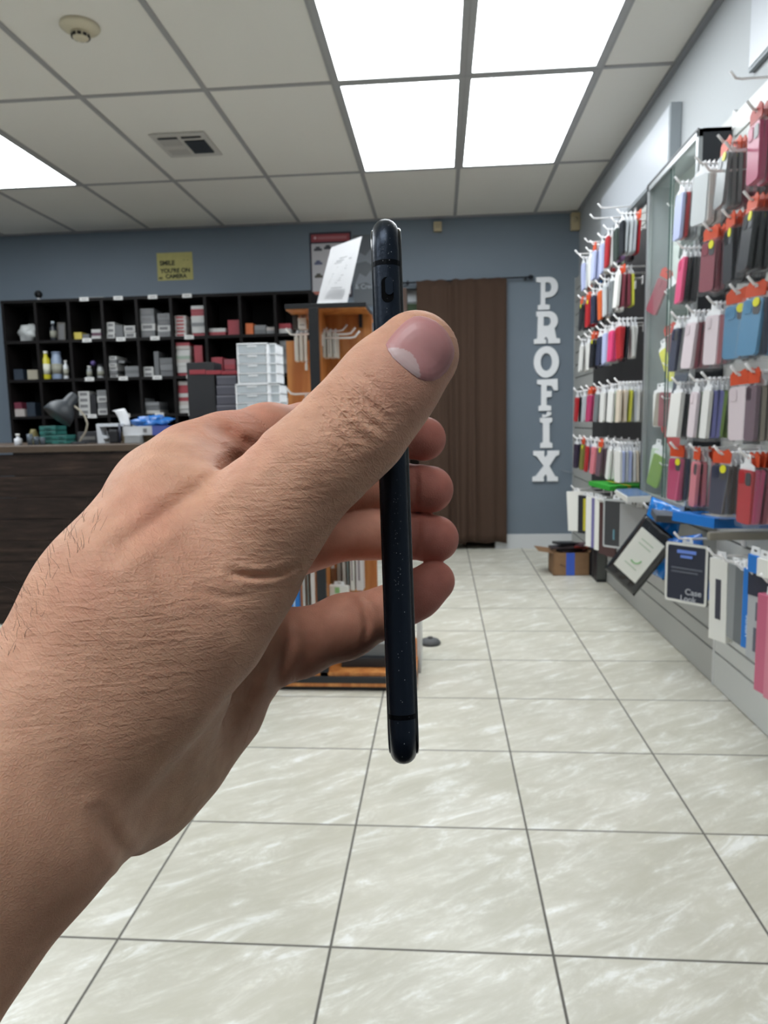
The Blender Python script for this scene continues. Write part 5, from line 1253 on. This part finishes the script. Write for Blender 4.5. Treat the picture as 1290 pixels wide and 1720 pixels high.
def skin_material():
    m = bpy.data.materials.new('skin'); m.use_nodes = True; nt = m.node_tree; b = nt.nodes['Principled BSDF']
    N = nt.nodes.new; K = nt.links.new
    def attr(n):
        a = N('ShaderNodeAttribute'); a.attribute_name = n; return a
    def math_(op, a, bb):
        x = N('ShaderNodeMath'); x.operation = op
        for i, v in enumerate((a, bb)):
            if isinstance(v, (int, float)): x.inputs[i].default_value = v
            else: K(v, x.inputs[i])
        return x.outputs[0]
    tone = attr('skin_tone'); wr_ = attr('wrinkle'); fr = attr('skin_frame'); vf = attr('view_frame')
    sep = N('ShaderNodeSeparateColor'); K(wr_.outputs['Color'], sep.inputs[0])
    # fine blotches
    n1 = N('ShaderNodeTexNoise'); n1.inputs['Scale'].default_value = 160; n1.inputs['Detail'].default_value = 6; K(vf.outputs['Vector'], n1.inputs['Vector'])
    mx = N('ShaderNodeMix'); mx.data_type = 'RGBA'; mx.blend_type = 'MULTIPLY'; mx.inputs[0].default_value = 1.0
    rp = N('ShaderNodeValToRGB'); rp.color_ramp.elements[0].position = .3; rp.color_ramp.elements[1].position = .7
    rp.color_ramp.elements[0].color = (.90, .86, .84, 1); rp.color_ramp.elements[1].color = (1.06, 1.05, 1.04, 1)
    K(n1.outputs['Fac'], rp.inputs['Fac']); K(tone.outputs['Color'], mx.inputs[6]); K(rp.outputs['Color'], mx.inputs[7])
    K(mx.outputs[2], b.inputs['Base Color'])
    # long cross lines over the ball of the thumb
    mp = N('ShaderNodeMapping'); mp.inputs['Scale'].default_value = (760, 260, 260); mp.inputs['Rotation'].default_value = (0, 0, math.radians(0))
    K(fr.outputs['Vector'], mp.inputs['Vector'])
    mp2 = N('ShaderNodeMapping'); mp2.inputs['Scale'].default_value = (130, 620, 130); mp2.inputs['Rotation'].default_value = (0, 0, math.radians(-9)); K(vf.outputs['Vector'], mp2.inputs['Vector'])
    n2 = N('ShaderNodeTexNoise'); n2.inputs['Scale'].default_value = 1.0; n2.inputs['Detail'].default_value = 3; n2.inputs['Distortion'].default_value = .6
    K(mp2.outputs['Vector'], n2.inputs['Vector'])
    v1 = N('ShaderNodeTexVoronoi'); v1.feature = 'DISTANCE_TO_EDGE'; v1.inputs['Scale'].default_value = 1.0; v1.inputs['Randomness'].default_value = .9
    K(mp.outputs['Vector'], v1.inputs['Vector'])
    mpk = N('ShaderNodeMapping'); mpk.inputs['Scale'].default_value = (850, 480, 480); K(fr.outputs['Vector'], mpk.inputs['Vector'])
    v2 = N('ShaderNodeTexVoronoi'); v2.feature = 'DISTANCE_TO_EDGE'; v2.inputs['Scale'].default_value = 1.0; K(mpk.outputs['Vector'], v2.inputs['Vector'])
    v3 = N('ShaderNodeTexVoronoi'); v3.feature = 'DISTANCE_TO_EDGE'; v3.inputs['Scale'].default_value = 1100; K(vf.outputs['Vector'], v3.inputs['Vector'])
    c1 = math_('MINIMUM', v1.outputs['Distance'], .16); c2 = math_('MINIMUM', v2.outputs['Distance'], .3); c3 = math_('MINIMUM', v3.outputs['Distance'], .2)
    h = math_('MULTIPLY', math_('MULTIPLY', c1, .95), sep.outputs[1])
    h = math_('ADD', h, math_('MULTIPLY', math_('MULTIPLY', n2.outputs['Fac'], 1.05), sep.outputs[1]))
    h = math_('ADD', h, math_('MULTIPLY', math_('MULTIPLY', c2, 1.7), sep.outputs[0]))
    h = math_('ADD', h, math_('MULTIPLY', c3, .45))
    bp = N('ShaderNodeBump'); bp.inputs['Strength'].default_value = 0.75; bp.inputs['Distance'].default_value = 0.0006
    K(h, bp.inputs['Height']); K(bp.outputs['Normal'], b.inputs['Normal'])
    b.inputs['Roughness'].default_value = .60
    b.inputs['Specular IOR Level'].default_value = .32
    b.inputs['Subsurface Weight'].default_value = .25
    b.inputs['Subsurface Radius'].default_value = (1.0, .35, .2)
    b.inputs['Subsurface Scale'].default_value = .003
    return m
SKIN = skin_material(); me.materials.append(SKIN)

# ------------------------------------------------------------------ thumb nail, laid on the finger surface
def hand_hit(u, v, d0=.15, d1=.3):
    dirv = np.array([(u - 645) / FPX, -(v - 860) / FPX, 1.0]); t = d0
    for _ in range(60):
        s = float(hand_sdf((dirv * t)[None])[0])
        if s < 2e-5 or t > d1: break
        t += s * .8
    return dirv * t
NAIL = [(648, 579), (652, 590), (659, 600), (668, 609), (680, 619), (692, 629), (703, 636), (715, 640), (727, 640), (738, 635), (750, 624), (757, 612), (762, 600), (763, 588), (759, 574),
        (752, 560), (743, 549), (732, 540), (719, 534), (706, 531), (695, 532), (684, 538), (673, 547), (663, 558), (655, 568)]
LUN = [(652, 586), (664, 584), (678, 586), (689, 592), (698, 602), (703, 614), (706, 630)]
def nail_points():
    cx, cyy = 707, 588
    rings = []
    for s in (0.0, .2, .4, .6, .78, .9, 1.0):
        rings.append([(cx + (u - cx) * s, cyy + (v - cyy) * s) for u, v in NAIL])
    return rings
def build_nail():
    bm = bmesh.new(); rings = nail_points(); cl = bm.loops.layers.float_color.new('tone')
    vr = []
    cols = {}
    lunpoly = LUN + [(703, 636), (680, 619), (659, 600), (648, 580)]
    def inside(p, poly):
        c = False; j = len(poly) - 1
        for i in range(len(poly)):
            (xi, yi), (xj, yj) = poly[i], poly[j]
            if (yi > p[1]) != (yj > p[1]) and p[0] < (xj - xi) * (p[1] - yi) / (yj - yi) + xi: c = not c
            j = i
        return c
    def mk(u, v, lift):
        p = hand_hit(u, v); e = 4e-4
        g = np.array([hand_sdf((p + np.eye(3)[i] * e)[None])[0] - hand_sdf((p - np.eye(3)[i] * e)[None])[0] for i in range(3)])
        g /= np.linalg.norm(g)
        w = to_world((p + g * lift)[None])[0]; q = bm.verts.new(w)
        cols[q] = (u, v); return q
    for s, ring in zip((0.0, .2, .4, .6, .78, .9, 1.0), rings):
        if s == 0: vr.append([mk(ring[0][0], ring[0][1], .0008)])
        else: vr.append([mk(u, v, .0008 - .0007 * s ** 6) for u, v in ring])
    vr.append([mk(u, v, -.0012) for u, v in rings[-1]])
    n = len(NAIL)
    for k in range(n): bm.faces.new((vr[0][0], vr[1][k], vr[1][(k + 1) % n]))
    for a, b_ in zip(vr[1:-1], vr[2:]):
        for k in range(n): bm.faces.new((a[k], b_[k], b_[(k + 1) % n], a[(k + 1) % n]))
    bmesh.ops.subdivide_edges(bm, edges=bm.edges, cuts=1, use_grid_fill=True, smooth=.6)
    bmesh.ops.subdivide_edges(bm, edges=bm.edges, cuts=1, use_grid_fill=True)
    R = np.array([list(RGT), list(UPV), list(FWD)])
    for f in bm.faces:
        f.smooth = True
        for l in f.loops:
            p = (np.array(l.vert.co) - np.array(list(EYE))) @ R.T
            u, v = p[0] / p[2] * FPX + 645, 860 - p[1] / p[2] * FPX
            t = math.hypot(u - 700, v - 575) / 75
            c = np.array(lin('c08a88')[:3]) * (1 - min(1, t) ** 2 * .55) + np.array(lin('a85f63')[:3]) * min(1, t) ** 2 * .55
            if inside((u, v), lunpoly): c = np.array(lin('cdb0ae')[:3])
            l[cl] = (*c, 1)
    bmesh.ops.recalc_face_normals(bm, faces=bm.faces)
    me = bpy.data.meshes.new('thumb_nail'); bm.to_mesh(me); bm.free()
    m = bpy.data.materials.new('nail'); m.use_nodes = True; b = m.node_tree.nodes['Principled BSDF']
    a = m.node_tree.nodes.new('ShaderNodeAttribute'); a.attribute_name = 'tone'
    m.node_tree.links.new(a.outputs['Color'], b.inputs['Base Color'])
    b.inputs['Roughness'].default_value = .42; b.inputs['Subsurface Weight'].default_value = .1; b.inputs['Subsurface Scale'].default_value = .002
    me.materials.append(m)
    o = bpy.data.objects.new('thumb_nail', me); COL.objects.link(o); o.parent = hand
    o['label'] = 'pinkish nail with a pale half moon'
build_nail()
# fine hairs on the back of the forearm
def arm_hair():
    rnd = random.Random(21); b = MB()
    for k in range(70):
        t = rnd.random(); u = 2 + 175 * t ** 1.1; v = 1045 - 215 * (u / 150) + rnd.uniform(2, 90)
        p = hand_hit(u, v, .12, .3)
        if not .12 < p[2] < .28 or abs(float(hand_sdf(p[None])[0])) > 5e-4: continue
        e = 4e-4
        g = np.array([hand_sdf((p + np.eye(3)[i] * e)[None])[0] - hand_sdf((p - np.eye(3)[i] * e)[None])[0] for i in range(3)]); g /= np.linalg.norm(g)
        d = g * .45 + np.array([rnd.uniform(.2, .8), rnd.uniform(.1, .7), rnd.uniform(-.2, .3)]) * .6; d /= np.linalg.norm(d); L = rnd.uniform(.0022, .006); c = np.array([rnd.uniform(-1, 1), rnd.uniform(-1, 1), 0])
        pts = [p - g * .0003 + d * L * s + c * L * .35 * s * s for s in (0, .35, .7, 1)]
        b.tube([Vector(w) for w in to_world(np.array(pts))], [.00004, .000035, .00003, .000015], n=4)
    o = b.build('arm_hair', mat('hair_dark', '2c211b', .6), hand); o['kind'] = 'stuff'; o['label'] = 'fine dark hairs on the forearm'
arm_hair()
# ------------------------------------------------------------------ phone seen edge-on, held by thumb and fingers
def build_phone():
    L, Wd, T = .1509, .0757, .0086
    top = near_at(649, 366, .2018); bot = near_at(681, 1281, .1992)
    zax = (top - bot).normalized()
    mid = (top + bot) / 2
    yax = (FWD - FWD.dot(zax) * zax).normalized()
    # the broad faces run away from the eye almost along the view line
    yax = (yax + 0.018 * RGT).normalized(); yax = (yax - yax.dot(zax) * zax).normalized()
    xax = yax.cross(zax).normalized()
    L = (top - bot).length * 1.046
    R = Matrix((xax, yax, zax)).transposed().to_4x4()
    M = Matrix.Translation(mid + yax * (Wd / 2)) @ R
    root = bpy.data.objects.new('phone', None); COL.objects.link(root); root.matrix_world = M; root.empty_display_size = .05
    tag(root, 'dark blue-black smartphone held upright edge-on in the hand', 'phone')
    body_m = mat('phone_aluminium', '1a2431', .34, .6, bump=.06, bscale=900)
    glass_m = mat('phone_glass', '07090c', .06, coat=.6)
    dark_m = mat('phone_gap', '020305', .8, spec=.08)
    btn_m = mat('phone_button', '1c2735', .32, .6)
    def slab(w, h, r, x0, x1, round_, name, m):
        # side profile: rounded band
        bm = bmesh.new(); pts = rrect(w, h, r, n=10); n = len(pts); rings = []
        steps = 10
        cx, hx = (x0 + x1) / 2, (x1 - x0) / 2
        for i in range(steps + 1):
            a = -PI / 2 + PI * i / steps
            x = cx + hx * math.sin(a) ; ins = round_ * (1 - math.cos(a))
            sc_w = (w / 2 - ins) / (w / 2); sc_h = (h / 2 - ins) / (h / 2)
            rings.append([bm.verts.new((x, p[0] * sc_w, p[1] * sc_h)) for p in pts])
        for A, B in zip(rings, rings[1:]):
            for k in range(n):
                f = bm.faces.new((A[k], A[(k + 1) % n], B[(k + 1) % n], B[k])); f.smooth = True
        bm.faces.new(rings[0][::-1]); bm.faces.new(rings[-1])
        bmesh.ops.recalc_face_normals(bm, faces=bm.faces)
        me = bpy.data.meshes.new(name); bm.to_mesh(me); bm.free(); me.materials.append(m)
        o = bpy.data.objects.new(name, me); COL.objects.link(o); o.parent = root; return o
    slab(Wd, L, .011, -T / 2, T / 2 - .0009, .0030, 'frame', body_m)
    slab(Wd - .0050, L - .0050, .0088, T / 2 - .0020, T / 2 - .0003, .0005, 'screen', glass_m)
    slab(Wd - .0056, L - .0056, .0086, -T / 2 - .0004, -T / 2 + .0006, .0006, 'back_glass', mat('phone_back', '0d141f', .12, coat=.5))
    y = -Wd / 2
    def pill(z0, z1, w, out, m, name, lab=None, x0=-.0004):
        mb = MB(); pts = rrect(w, z1 - z0, w / 2 - 1e-5, x0, (z0 + z1) / 2, n=8)
        mb.prism(pts, [], 'y', y - out, y + .0006)
        o = mb.build(name, m, root)
        o.modifiers.new('b', 'BEVEL').width = .00025
        if lab: o['label'] = lab
        return o
    def zpx(v): return (823.5 - v) / 915 * L / 1.046
    pill(zpx(509), zpx(466), .0034, .00006, dark_m, 'switch_slot')
    pill(zpx(497), zpx(467), .0022, .00035, btn_m, 'mute_switch').location = (0.0005, 0, 0)
    pill(zpx(590), zpx(532), .0026, .0005, btn_m, 'volume_button')
    pill(zpx(668), zpx(610), .0026, .0005, btn_m, 'volume_button')
    # antenna bands across the frame
    for vv in (440, 1207):
        mb = MB(); z = zpx(vv); prof = []
        hx = (T - .0009) / 2
        for s, out in ((-1, .00008), (1, .00008)):
            pass
        pts = []
        for i in range(11):
            a = -PI / 2 + PI * i / 10
            pts.append((-.00045 + hx * 1.005 * math.sin(a), y + .0030 * (1 - math.cos(a)) - .00008))
        for (xa, ya), (xb, yb) in zip(pts, pts[1:]):
            vs = [mb.bm.verts.new(q) for q in ((xa, ya, z - .0007), (xb, yb, z - .0007), (xb, yb, z + .0007), (xa, ya, z + .0007))]
            vi = [mb.bm.verts.new((q.co.x, q.co.y + .0006, q.co.z)) for q in vs]
            mb.bm.faces.new(vs); mb.bm.faces.new(vi[::-1])
            for k in range(4): mb.bm.faces.new((vs[k], vs[(k + 1) % 4], vi[(k + 1) % 4], vi[k]))
        mb.build('antenna_band', mat('antenna_resin', '06090e', .5, .3, spec=.1), root)
    # dust and nicks along the edge
    rnd = random.Random(4)
    mb = MB()
    for k in range(95):
        v = rnd.choice((rnd.uniform(800, 1290), rnd.uniform(820, 1000), rnd.uniform(370, 560)))
        z = zpx(v); x = rnd.gauss(-.0002, .0007)
        if abs(z) > L / 2 - .004: continue
        a = math.asin(max(-1, min(1, (x + .00045) / hx))); yy = y + .0030 * (1 - math.cos(a))
        bmesh.ops.create_icosphere(mb.bm, subdivisions=1, radius=rnd.choice((.00008, .0001, .00014)), matrix=Matrix.Translation((x, yy, z)))
    d = mb.build('dust', mat('dust', '8f959c', .8), root); d['kind'] = 'stuff'; d['label'] = 'pale dust specks along the edge'
build_phone()
